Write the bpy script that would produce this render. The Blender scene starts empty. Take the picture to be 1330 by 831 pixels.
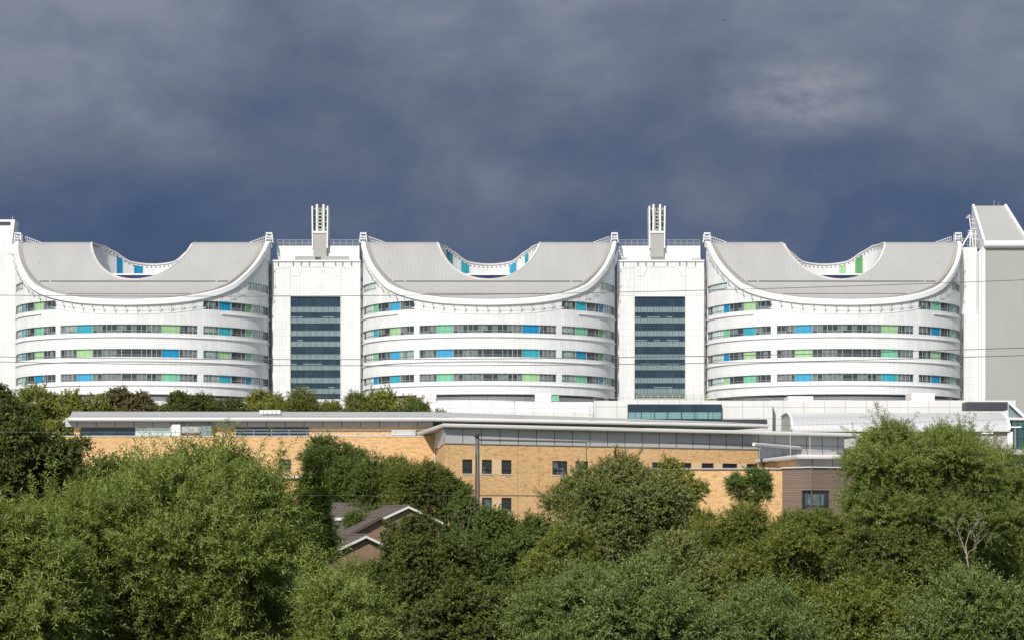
import bpy, math, random
import numpy as np
from mathutils import Vector
R = math.radians
F = 2540.0          # focal length in photo pixels
HY = 680.0          # horizon row of the photograph
CXP = 665.0
sc = bpy.context.scene
col = sc.collection

def XX(px, Y): return (px - CXP) * Y / F
def ZZ(py, Y): return (HY - py) * Y / F
def W(px, py, Y): return (XX(px, Y), Y, ZZ(py, Y))

# ------------------------------------------------------------------ objects
def tag(o, label=None, cat=None, group=None, kind=None):
    if label: o['label'] = label
    if cat: o['category'] = cat
    if group: o['group'] = group
    if kind: o['kind'] = kind
    return o
def empty(name, loc=(0, 0, 0), rz=0, label=None, cat=None, group=None):
    o = bpy.data.objects.new(name, None); col.objects.link(o)
    o.location = loc; o.rotation_euler.z = rz; o.empty_display_size = .5
    return tag(o, label, cat, group)

class MB:
    def __init__(s): s.v = []; s.f = []; s.uv = []; s.mi = []; s.m = 0
    def poly(s, pts, uv=None):
        pts = [Vector(p) for p in pts]
        if uv is None:
            n = Vector((0, 0, 0))
            for i in range(len(pts)):
                a, b = pts[i], pts[(i + 1) % len(pts)]
                n += Vector(((a.y - b.y) * (a.z + b.z), (a.z - b.z) * (a.x + b.x), (a.x - b.x) * (a.y + b.y)))
            if n.length > 0: n.normalize()
            if abs(n.z) > .75: uv = [(p.x, p.y) for p in pts]
            else:
                h = Vector((-n.y, n.x, 0)); h.normalize()
                if h.x < -.01 or (abs(h.x) <= .01 and h.y < 0): h = -h
                uv = [(p.dot(h), p.z) for p in pts]
        i0 = len(s.v); s.v += [tuple(p) for p in pts]
        s.f.append(tuple(range(i0, i0 + len(pts)))); s.uv += [tuple(u) for u in uv]; s.mi.append(s.m)
        return s
    def box(s, x0, x1, y0, y1, z0, z1):
        if x0 > x1: x0, x1 = x1, x0
        if y0 > y1: y0, y1 = y1, y0
        if z0 > z1: z0, z1 = z1, z0
        return s.prism([(x0, y0), (x1, y0), (x1, y1), (x0, y1)], z0, z1)
    def prism(s, pl, z0, z1):
        n = len(pl); a = lambda i, z: (pl[i % n][0], pl[i % n][1], z)
        for i in range(n): s.poly([a(i, z0), a(i + 1, z0), a(i + 1, z1), a(i, z1)])
        s.poly([a(i, z1) for i in range(n)]); s.poly([a(n - 1 - i, z0) for i in range(n)])
        return s
    def hexa(s, lo, hi):      # general 4-corner solid, corner lists in the same order
        n = len(lo)
        for i in range(n):
            j = (i + 1) % n; s.poly([lo[i], lo[j], hi[j], hi[i]])
        s.poly(list(hi)); s.poly(list(reversed(lo))); return s
    def bar(s, p, q, w=.1, h=None):
        h = h or w; p = Vector(p); q = Vector(q); d = (q - p)
        if d.length < 1e-6: return s
        d.normalize(); up = Vector((0, 0, 1)) if abs(d.z) < .9 else Vector((0, 1, 0))
        a = d.cross(up).normalized() * w / 2; b = a.normalized().cross(d).normalized() * h / 2
        A = [p - a - b, p + a - b, p + a + b, p - a + b]; B = [x + (q - p) for x in A]
        return s.hexa(A, B)
    def tube(s, pts, rad, n=8):
        pts = [Vector(p) for p in pts]; rings = []
        if not hasattr(rad, '__len__'): rad = [rad] * len(pts)
        for i, p in enumerate(pts):
            d = (pts[min(i + 1, len(pts) - 1)] - pts[max(i - 1, 0)]).normalized()
            up = Vector((0, 0, 1)) if abs(d.z) < .9 else Vector((1, 0, 0))
            a = d.cross(up).normalized(); b = a.cross(d).normalized()
            rings.append([p + (a * math.cos(2 * math.pi * k / n) + b * math.sin(2 * math.pi * k / n)) * rad[i] for k in range(n)])
        for i in range(len(rings) - 1):
            for k in range(n):
                s.poly([rings[i][k], rings[i][(k + 1) % n], rings[i + 1][(k + 1) % n], rings[i + 1][k]])
        s.poly(list(reversed(rings[0]))); s.poly(rings[-1]); return s
    def build(s, name, mats, parent=None, smooth=False, merge=False, loc=None):
        me = bpy.data.meshes.new(name)
        vs = s.v
        if loc is not None: vs = [(x - loc[0], y - loc[1], z - loc[2]) for x, y, z in vs]
        me.from_pydata(vs, [], s.f)
        ul = me.uv_layers.new(name='UVMap')
        ul.data.foreach_set('uv', np.array(s.uv, dtype=np.float32).ravel())
        if not isinstance(mats, (list, tuple)): mats = [mats]
        for m in mats: me.materials.append(m)
        me.polygons.foreach_set('material_index', s.mi)
        if merge or smooth:
            import bmesh
            bm = bmesh.new(); bm.from_mesh(me); bmesh.ops.remove_doubles(bm, verts=bm.verts, dist=.002)
            bm.to_mesh(me); bm.free()
        if smooth:
            me.polygons.foreach_set('use_smooth', [True] * len(me.polygons))
            try: me.set_sharp_from_angle(angle=R(35))
            except Exception: pass
        o = bpy.data.objects.new(name, me); col.objects.link(o)
        if parent: o.parent = parent
        if loc is not None: o.location = loc
        return o
def part(mb, name, mat, root, label=None, smooth=False):
    """mesh given in world coordinates, linked under root (an unrotated Empty or a mesh at the same origin)"""
    org = root
    off = Vector((0, 0, 0))
    while org is not None: off += org.location; org = org.parent
    if off.length > 0: mb.v = [(x - off.x, y - off.y, z - off.z) for x, y, z in mb.v]
    o = mb.build(name, mat, root, smooth)
    if label: o['label'] = label
    return o

# ------------------------------------------------------------------ materials
def new_mat(name):
    m = bpy.data.materials.new(name); m.use_nodes = True
    nt = m.node_tree; return m, nt, nt.nodes['Principled BSDF']
def N(nt, t, **kw):
    n = nt.nodes.new(t)
    for k, v in kw.items(): setattr(n, k, v)
    return n
def rgb(c): return (c[0], c[1], c[2], 1)
def mixc(nt, fac, a, b, bt='MIX'):
    m = N(nt, 'ShaderNodeMix', data_type='RGBA', blend_type=bt)
    for sk, v in ((0, fac), (6, a), (7, b)):
        if hasattr(v, 'links') or isinstance(v, bpy.types.NodeSocket): nt.links.new(v, m.inputs[sk])
        elif sk == 0: m.inputs[0].default_value = v
        else: m.inputs[sk].default_value = rgb(v)
    return m.outputs[2]
def math_n(nt, op, a, b=None, c=None):
    m = N(nt, 'ShaderNodeMath', operation=op)
    for i, v in enumerate((a, b, c)):
        if v is None: continue
        if isinstance(v, bpy.types.NodeSocket): nt.links.new(v, m.inputs[i])
        else: m.inputs[i].default_value = v
    return m.outputs[0]
def noise(nt, vec, scale, detail=4, rough=.55):
    n = N(nt, 'ShaderNodeTexNoise'); n.inputs['Scale'].default_value = scale
    n.inputs['Detail'].default_value = detail; n.inputs['Roughness'].default_value = rough
    if vec is not None: nt.links.new(vec, n.inputs['Vector'])
    return n.outputs[0]
def mapping(nt, vec, s=(1, 1, 1), l=(0, 0, 0)):
    m = N(nt, 'ShaderNodeMapping'); nt.links.new(vec, m.inputs[0])
    m.inputs['Scale'].default_value = s; m.inputs['Location'].default_value = l
    return m.outputs[0]
def ramp(nt, fac, stops):
    r = N(nt, 'ShaderNodeValToRGB'); nt.links.new(fac, r.inputs[0])
    e = r.color_ramp.elements
    while len(e) > 1: e.remove(e[-1])
    e[0].position = stops[0][0]; e[0].color = rgb(stops[0][1])
    for p, c in stops[1:]:
        x = e.new(p); x.color = rgb(c)
    return r.outputs[0]
def plain(name, c, rough=.5, metal=0, var=.08, vscale=1.5):
    m, nt, b = new_mat(name)
    tc = N(nt, 'ShaderNodeTexCoord')
    f = noise(nt, tc.outputs['Object'], vscale)
    c2 = tuple(x * (1 - 2 * var) for x in c); c1 = tuple(min(1, x * (1 + var)) for x in c)
    nt.links.new(mixc(nt, f, c2, c1), b.inputs['Base Color'])
    b.inputs['Roughness'].default_value = rough; b.inputs['Metallic'].default_value = metal
    return m
def panels(name, c, w, h, joint, jw=.03, rough=.4, tone=.04, offset=0., dirt=.06, bump=0.):
    m, nt, b = new_mat(name)
    uv = N(nt, 'ShaderNodeUVMap').outputs[0]
    br = N(nt, 'ShaderNodeTexBrick'); nt.links.new(uv, br.inputs['Vector'])
    br.offset = offset; br.squash = 1
    br.inputs['Color1'].default_value = rgb(c); br.inputs['Color2'].default_value = rgb(tuple(x * (1 - tone) for x in c))
    br.inputs['Mortar'].default_value = rgb(joint); br.inputs['Scale'].default_value = 1
    br.inputs['Mortar Size'].default_value = jw; br.inputs['Mortar Smooth'].default_value = .1
    br.inputs['Brick Width'].default_value = w; br.inputs['Row Height'].default_value = h
    f = noise(nt, mapping(nt, uv, (.55, .18, 1)), 1.0, 5)
    f2 = math_n(nt, 'MULTIPLY_ADD', f, 2 * dirt, 1 - dirt * 1.4)
    cb = N(nt, 'ShaderNodeCombineColor')
    for i in range(3): nt.links.new(f2, cb.inputs[i])
    nt.links.new(mixc(nt, 1., br.outputs[0], cb.outputs[0], 'MULTIPLY'), b.inputs['Base Color'])
    b.inputs['Roughness'].default_value = rough
    if bump:
        bp = N(nt, 'ShaderNodeBump'); bp.inputs['Strength'].default_value = bump; bp.inputs['Distance'].default_value = .05
        nt.links.new(br.outputs['Fac'], bp.inputs['Height']); bp.invert = True; nt.links.new(bp.outputs[0], b.inputs['Normal'])
    return m
def glass(name, c, c_blind, pw=.86, ph=1.46, amt=.25, rough=.06, spec=.5, z0=0.):
    m, nt, b = new_mat(name)
    uv = N(nt, 'ShaderNodeUVMap').outputs[0]
    sp = N(nt, 'ShaderNodeSeparateXYZ'); nt.links.new(uv, sp.inputs[0])
    cu = math_n(nt, 'FLOOR', math_n(nt, 'DIVIDE', sp.outputs[0], pw)); cv = math_n(nt, 'FLOOR', math_n(nt, 'DIVIDE', sp.outputs[1], ph))
    cb = N(nt, 'ShaderNodeCombineXYZ'); nt.links.new(cu, cb.inputs[0]); nt.links.new(cv, cb.inputs[1])
    wn = N(nt, 'ShaderNodeTexWhiteNoise', noise_dimensions='3D'); nt.links.new(cb.outputs[0], wn.inputs['Vector'])
    k = math_n(nt, 'GREATER_THAN', wn.outputs['Value'], 1 - amt)
    f = noise(nt, mapping(nt, uv, (1.3, 2.1, 1)), 1.0, 3)
    base = mixc(nt, f, tuple(x * .5 for x in c), tuple(x * 1.5 for x in c))
    kk = math_n(nt, 'MULTIPLY', k, math_n(nt, 'MULTIPLY', f, 1.1))
    nt.links.new(mixc(nt, kk, base, c_blind), b.inputs['Base Color'])
    b.inputs['Roughness'].default_value = rough; b.inputs['Specular IOR Level'].default_value = spec
    bp = N(nt, 'ShaderNodeBump'); bp.inputs['Strength'].default_value = .05; bp.inputs['Distance'].default_value = .05
    nt.links.new(noise(nt, uv, .9, 2), bp.inputs['Height']); nt.links.new(bp.outputs[0], b.inputs['Normal'])
    return m
def seam_metal(name, c, pitch, axis=0, rough=.45, width=.1, dark=.75, dirt=.1, bump=.5):
    m, nt, b = new_mat(name)
    tc = N(nt, 'ShaderNodeTexCoord')
    sp = N(nt, 'ShaderNodeSeparateXYZ'); nt.links.new(tc.outputs['Object'], sp.inputs[0])
    fr = math_n(nt, 'FRACT', math_n(nt, 'DIVIDE', sp.outputs[axis], pitch))
    ln = math_n(nt, 'LESS_THAN', fr, width)
    f = noise(nt, mapping(nt, tc.outputs['Object'], (.25, .08, .08)), 1.0, 5)
    base = mixc(nt, f, tuple(x * (1 - dirt) for x in c), tuple(min(.95, x * (1 + dirt * .6)) for x in c))
    nt.links.new(mixc(nt, ln, base, tuple(x * dark for x in c)), b.inputs['Base Color'])
    b.inputs['Roughness'].default_value = rough
    bp = N(nt, 'ShaderNodeBump'); bp.inputs['Strength'].default_value = bump; bp.inputs['Distance'].default_value = .05
    nt.links.new(ln, bp.inputs['Height']); nt.links.new(bp.outputs[0], b.inputs['Normal'])
    return m
def brickwork(name, c1, c2, mortar, w=.23, h=.075, jw=.008, blotch=.25):
    m, nt, b = new_mat(name)
    uv = N(nt, 'ShaderNodeUVMap').outputs[0]
    br = N(nt, 'ShaderNodeTexBrick'); nt.links.new(uv, br.inputs['Vector'])
    br.inputs['Color1'].default_value = rgb(c1); br.inputs['Color2'].default_value = rgb(c2)
    br.inputs['Mortar'].default_value = rgb(mortar); br.inputs['Scale'].default_value = 1
    br.inputs['Mortar Size'].default_value = jw; br.inputs['Brick Width'].default_value = w; br.inputs['Row Height'].default_value = h
    br.inputs['Bias'].default_value = -.1
    f = noise(nt, mapping(nt, uv, (1.2, 3.6, 1)), 1.0, 8, .75)
    f = ramp(nt, f, [(.37, (1 - blotch,) * 3), (.51, (1, 1, 1)), (.7, (1.0, .97, .92))])
    g = ramp(nt, noise(nt, uv, .16, 3), [(.3, (.93, .9, .86)), (.65, (1, 1, 1))])
    c = mixc(nt, 1., br.outputs[0], f, 'MULTIPLY'); c = mixc(nt, 1., c, g, 'MULTIPLY')
    nt.links.new(c, b.inputs['Base Color']); b.inputs['Roughness'].default_value = .85
    return m
def leafmat(name, cols, trans=.3, rough=.5, spec=.28):
    m, nt, b = new_mat(name)
    g = N(nt, 'ShaderNodeNewGeometry')
    tc = N(nt, 'ShaderNodeTexCoord')
    big = noise(nt, tc.outputs['Object'], .55, 3)
    f = math_n(nt, 'MULTIPLY_ADD', g.outputs['Random Per Island'], .6, math_n(nt, 'MULTIPLY_ADD', big, .9, -.25))
    cols = [(x[0] * 1.29, x[1] * 1.3, x[2] * 1.6) for x in cols]; n = len(cols)
    c = ramp(nt, f, [(i / (n - 1), x) for i, x in enumerate(cols)])
    nt.links.new(c, b.inputs['Base Color']); b.inputs['Roughness'].default_value = rough
    b.inputs['Specular IOR Level'].default_value = spec
    t = N(nt, 'ShaderNodeBsdfTranslucent')
    nt.links.new(mixc(nt, 1., c, (1.3, 1.25, .6), 'MULTIPLY'), t.inputs[0])
    mx = N(nt, 'ShaderNodeMixShader'); mx.inputs[0].default_value = trans
    nt.links.new(b.outputs[0], mx.inputs[1]); nt.links.new(t.outputs[0], mx.inputs[2])
    nt.links.new(mx.outputs[0], nt.nodes['Material Output'].inputs[0])
    return m
def bark(name, c1, c2):
    m, nt, b = new_mat(name)
    tc = N(nt, 'ShaderNodeTexCoord')
    f = noise(nt, mapping(nt, tc.outputs['Object'], (6, 6, 1.5)), 1, 6, .7)
    nt.links.new(mixc(nt, f, c1, c2), b.inputs['Base Color']); b.inputs['Roughness'].default_value = .9
    return m

WH = (.685, .685, .68)
M = {}
M['pod'] = panels('white_curved_cladding', WH, .92, 1.37, (.50, .51, .52), .024, .38, .08, 0., .15)
M['tower'] = panels('white_tower_cladding', (.675, .675, .67), .62, 1.24, (.46, .47, .48), .02, .38, .07, 0., .13)
M['podium'] = panels('white_podium_cladding', (.66, .65, .635), 3.4, 1.9, (.38, .38, .39), .05, .5, .07, 0., .1)
M['white'] = plain('white_coated_metal', (.70, .70, .695), .35, 0, .03)
M['ledge'] = plain('pale_sill_metal', (.68, .68, .68), .4, 0, .04)
M['roof'] = seam_metal('warm_grey_standing_seam', (.335, .33, .318), .68, 0, .5, .12, .87, .17, .3)
M['tan'] = plain('tan_gutter_lining', (.285, .268, .238), .7, 0, .12)
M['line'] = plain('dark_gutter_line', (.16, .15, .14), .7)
M['glass'] = glass('dark_ward_glazing', (.022, .030, .036), (.20, .24, .235), .86, 1.5, .45)
M['glassg'] = glass('greenish_ward_glazing', (.10, .155, .15), (.35, .42, .38), .86, 1.5, .5)
M['pale'] = glass('pale_screen_glazing', (.44, .53, .51), (.6, .68, .66), .8, 1.5, .5, .15)
M['navy'] = glass('navy_stair_glazing', (.015, .034, .056), (.026, .052, .082), 1.12, 2.0, .35, .05, .25)
M['spand'] = panels('grey_green_spandrel', (.17, .235, .245), 1.12, 5, (.10, .14, .15), .05, .25, .12)
M['frame'] = plain('aluminium_frame', (.30, .32, .32), .4, .3)
M['dframe'] = plain('dark_navy_mullion', (.03, .05, .075), .4)
M['dark'] = plain('dark_recess', (.02, .022, .025), .7)
M['navyg'] = plain('deep_blue_glass_and_shade', (.012, .022, .075), .2)  # deep blue glass, also the painted shadow line under the ward soffits
PAN = {'b': (.0, .22, .41), 'l': (.04, .285, .47), 'c': (.028, .31, .39), 'g': (.29, .475, .245), 'm': (.155, .435, .28), 'G': (.11, .33, .12), 't': (.025, .22, .27)}
PNAME = {'b': 'strong blue panel', 'l': 'light blue panel', 'c': 'turquoise panel', 'g': 'pale lime green panel', 'm': 'mint green panel', 'G': 'leaf green panel', 't': 'deep teal panel'}
for k, c in PAN.items(): M['p' + k] = panels('coloured_glass_' + PNAME[k].replace(' ', '_'), c, 1.06, 3, tuple(x * .55 for x in c), .04, .22, .1)
M['brick'] = brickwork('buff_brick', (.56, .315, .125), (.72, .45, .205), (.55, .43, .27), blotch=.34)
M['palebrick'] = brickwork('pale_cream_brick', (.62, .45, .27), (.70, .53, .33), (.6, .5, .36), blotch=.1)
M['redbrick'] = brickwork('brown_brick', (.165, .088, .046), (.24, .135, .075), (.3, .24, .18), .24, .08, .012)
M['tile'] = panels('brown_roof_tiles', (.15, .115, .095), .33, .3, (.05, .04, .035), .035, .8, .3, .5, .2, .6)
M['zinc'] = seam_metal('grey_zinc_roof', (.40, .395, .385), .6, 0, .5, .1, .8, .1, .3)
M['fascia'] = plain('pale_grey_roof_edge', (.54, .525, .505), .45, 0, .05)
M['greypanel'] = panels('mid_grey_panels', (.41, .405, .40), 2.02, 50, (.10, .10, .11), .05, .45, .06)
M['corr'] = seam_metal('grey_ribbed_cladding', (.33, .325, .31), .62, 0, .5, .16, .92, .14, .2)
M['barrel'] = seam_metal('bright_barrel_metal', (.60, .595, .585), .75, 0, .28, .08, .82, .05, .4)
M['barrel'].node_tree.nodes['Principled BSDF'].inputs['Metallic'].default_value = .35
M['ribwall'] = seam_metal('taupe_ribbed_wall', (.40, .375, .35), .9, 0, .55, .12, .8, .05, .4)
M['timber'] = panels('weathered_timber_boards', (.235, .17, .13), 6, .16, (.07, .05, .045), .02, .8, .22, .5, .22)
M['teal'] = glass('teal_atrium_glass', (.02, .075, .08), (.05, .13, .13), 1.5, 1.5, .4)
M['louvre'] = panels('dark_louvre', (.05, .055, .065), 40, .28, (.015, .016, .018), .05, .5)
M['aqua'] = panels('aqua_spandrel', (.16, .30, .31), 2.5, 5, (.06, .10, .11), .05, .25, .1)
M['winframe'] = plain('dark_brown_window_frame', (.035, .028, .026), .5)
M['winglass'] = glass('office_window_glass', (.02, .03, .035), (.16, .22, .22), .8, 1.4, .3)
M['paint'] = plain('white_painted_wood', (.60, .59, .56), .5, 0, .05)
M['steel'] = plain('galvanised_steel', (.42, .43, .43), .4, .4)
M['pole'] = bark('weathered_pole', (.05, .033, .024), (.12, .085, .062))
M['sleeve'] = plain('dull_grey_sleeve', (.13, .12, .11), .6)
M['trim2'] = plain('brown_mastic_joint', (.26, .17, .09), .8)
M['trim'] = plain('grey_cladding_joint', (.42, .43, .44), .5)
M['black'] = plain('black_plastic', (.02, .02, .02), .5)
M['fluemesh'] = panels('flue_mesh', (.27, .275, .27), .45, .62, (.05, .05, .05), .09, .6)
M['wire'] = plain('grey_cable', (.09, .09, .09), .5)
M['bark'] = bark('brown_bark', (.05, .04, .03), (.13, .11, .085))
M['palebark'] = bark('bleached_bark', (.20, .165, .12), (.36, .31, .24))

# ------------------------------------------------------------------ terrain
GP = [(-300, -8), (0, -7.5), (95, -7), (130, -6), (150, -5.2), (170, -3), (184, -.2), (216, .2), (240, 3), (290, 11), (315, 11.6), (6000, 12)]
def ground(Y): return float(np.interp(Y, [p[0] for p in GP], [p[1] for p in GP]))
def make_ground():
    ys = sorted(set([-300, -150, 0] + list(range(10, 330, 10)) + [p[0] for p in GP] + [360, 420, 600, 1000, 2000, 4000, 6000]))
    xs = [-4000, -2000, -800, -300, -150, -100, -60, -30, 0, 30, 60, 100, 150, 300, 800, 2000, 4000]
    mb = MB()
    for j in range(len(ys) - 1):
        for i in range(len(xs) - 1):
            mb.poly([(xs[i], ys[j], ground(ys[j])), (xs[i + 1], ys[j], ground(ys[j])), (xs[i + 1], ys[j + 1], ground(ys[j + 1])), (xs[i], ys[j + 1], ground(ys[j + 1]))])
    m, nt, b = new_mat('rough_grass')
    tc = N(nt, 'ShaderNodeTexCoord')
    f = noise(nt, tc.outputs['Object'], .4, 8, .7)
    nt.links.new(ramp(nt, f, [(.3, (.025, .04, .012)), (.5, (.05, .075, .02)), (.7, (.09, .10, .035))]), b.inputs['Base Color'])
    b.inputs['Roughness'].default_value = 1
    o = mb.build('ground', m, None, True); tag(o, kind='structure')
make_ground()

# ------------------------------------------------------------------ curved ward blocks
PA, PB, PY = 22.55, 16.0, 350.0
AI, BI = 9.2, 9.1
TD = [0, .02, .061, .126, .193, .282, .368, .468, .581, .72, .859, 1.0, 1.28, 1.425, 1.506, 1.57, 1.75, 2.0]
TZ = [38.0, 38.15, 38.4, 38.95, 39.55, 40.45, 41.5, 43.2, 45.1, 47.5, 49.7, 50.3, 50.3, 49.3, 48.0, 47.6, 46.4, 44.6]
def ztop(y):     # y relative to the ridge line, -PB .. PB
    return float(np.interp((y + PB) / PB, TD, TZ))
def EP(t, off=0.):
    nx, ny = math.sin(t) / PA, -math.cos(t) / PB
    l = math.hypot(nx, ny)
    return PA * math.sin(t) + nx / l * off, -PB * math.cos(t) + ny / l * off
TS = np.linspace(-math.pi, math.pi, 1441)
_e = np.array([EP(t) for t in TS])
ARC = np.concatenate([[0], np.cumsum(np.hypot(np.diff(_e[:, 0]), np.diff(_e[:, 1])))]); ARC -= ARC[720]
def arc(t): return float(np.interp(t, TS, ARC))
ROWS = {4: (24.4, 25.73), 3: (28.5, 29.9), 2: (32.6, 34.06), 1: (36.9, 38.4), 0: (40.85, 42.2)}
X2 = XX(635, PY)
_tt = np.linspace(-1.5, 1.5, 1201)
_px = np.array([CXP + F * (X2 + PA * math.sin(t)) / (PY - PB * math.cos(t)) for t in _tt])
def t_px(px): return float(np.interp(px, _px, _tt))
RP = [728, 747, 761, 767, 776, 784, 793]; LP = [536, 518, 504, 497, 488, 483, 473]
SIDE = [(t_px(a) - t_px(b)) / 2 for a, b in zip(RP, LP)]
SIDE = SIDE[:-1] + [1.36, 1.50]
CEN = [(t_px(a) - t_px(b)) / 2 for a, b in zip([677, 699, 721], [587, 564.5, 543])]
ZB = [22.2]
for r in (4, 3, 2, 1, 0): ZB += list(ROWS[r])
ZB.append(70)

def strip(mb, ts, z0, z1, off):
    for a, b in zip(ts[:-1], ts[1:]):
        pa, pb = EP(a, off), EP(b, off); ua, ub = arc(a), arc(b)
        mb.poly([(*pa, z0), (*pb, z0), (*pb, z1), (*pa, z1)], [(ua, z0), (ub, z0), (ub, z1), (ua, z1)])
def sub(t0, t1, st=.035):
    n = max(1, int(math.ceil(abs(t1 - t0) / st))); return [t0 + (t1 - t0) * i / n for i in range(n + 1)]
def ring(mb, ts, zf, section, uvs=True):
    """sweep a closed (offset, dz) section along the ellipse; zf(t) gives the height"""
    prev = None
    for t in ts:
        z = zf(t); cur = [(*EP(t, o), z + d) for o, d in section]
        if prev:
            for k in range(len(section)):
                j = (k + 1) % len(section); mb.poly([prev[k], cur[k], cur[j], prev[j]])
        else: first = cur
        prev = cur
    mb.poly(first); mb.poly(list(reversed(prev)))

POD_COL = {  # row: (left outer, left inner, centre left, centre right, right inner, right outer)
 1: {1: ('t', 'g', None, None, 'b', 'G'), 2: ('c', 'm', 'c', 'g', 'c', 'm'), 3: ('c', 'g', 'g', 'b', 'g', 'm'), 4: ('m', 'b', 'l', 'm', 'c', 'b')},
 2: {1: ('m', 'l', None, None, 'c', 'b'), 2: ('c', 'g', 'm', 'b', 'm', 'G'), 3: ('m', 'l', 'l', 'c', 'b', 'G'), 4: ('b', 'c', 'm', 'g', 'm', 'c')},
 3: {1: ('b', 'g', None, None, 'm', 'c'), 2: ('m', 'c', 'l', 'g', 'b', 'm'), 3: ('b', 'g', 'g', 'm', 'g', 'c'), 4: ('g', 'm', 'l', 'c', 'b', 'm')}}
COURT = {1: [(151.5, 159, 'b', 327), (174, 185.5, 'b', 341)], 2: [(580, 587.5, 't', 325), (599, 609, 'c', 341), (662, 671, 'l', 342), (682, 686.5, 'c', 327)], 3: [(1090, 1099, 'g', 340), (1111, 1120.5, 'G', 325)]}
GREENWIN = {(1, 2, 'Ra'), (1, 4, 'Ra'), (1, 3, 'Ra'), (2, 3, 'La'), (2, 2, 'Ra'), (2, 4, 'Ra'), (2, 3, 'Ra'), (1, 2, 'Ca')}

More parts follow.
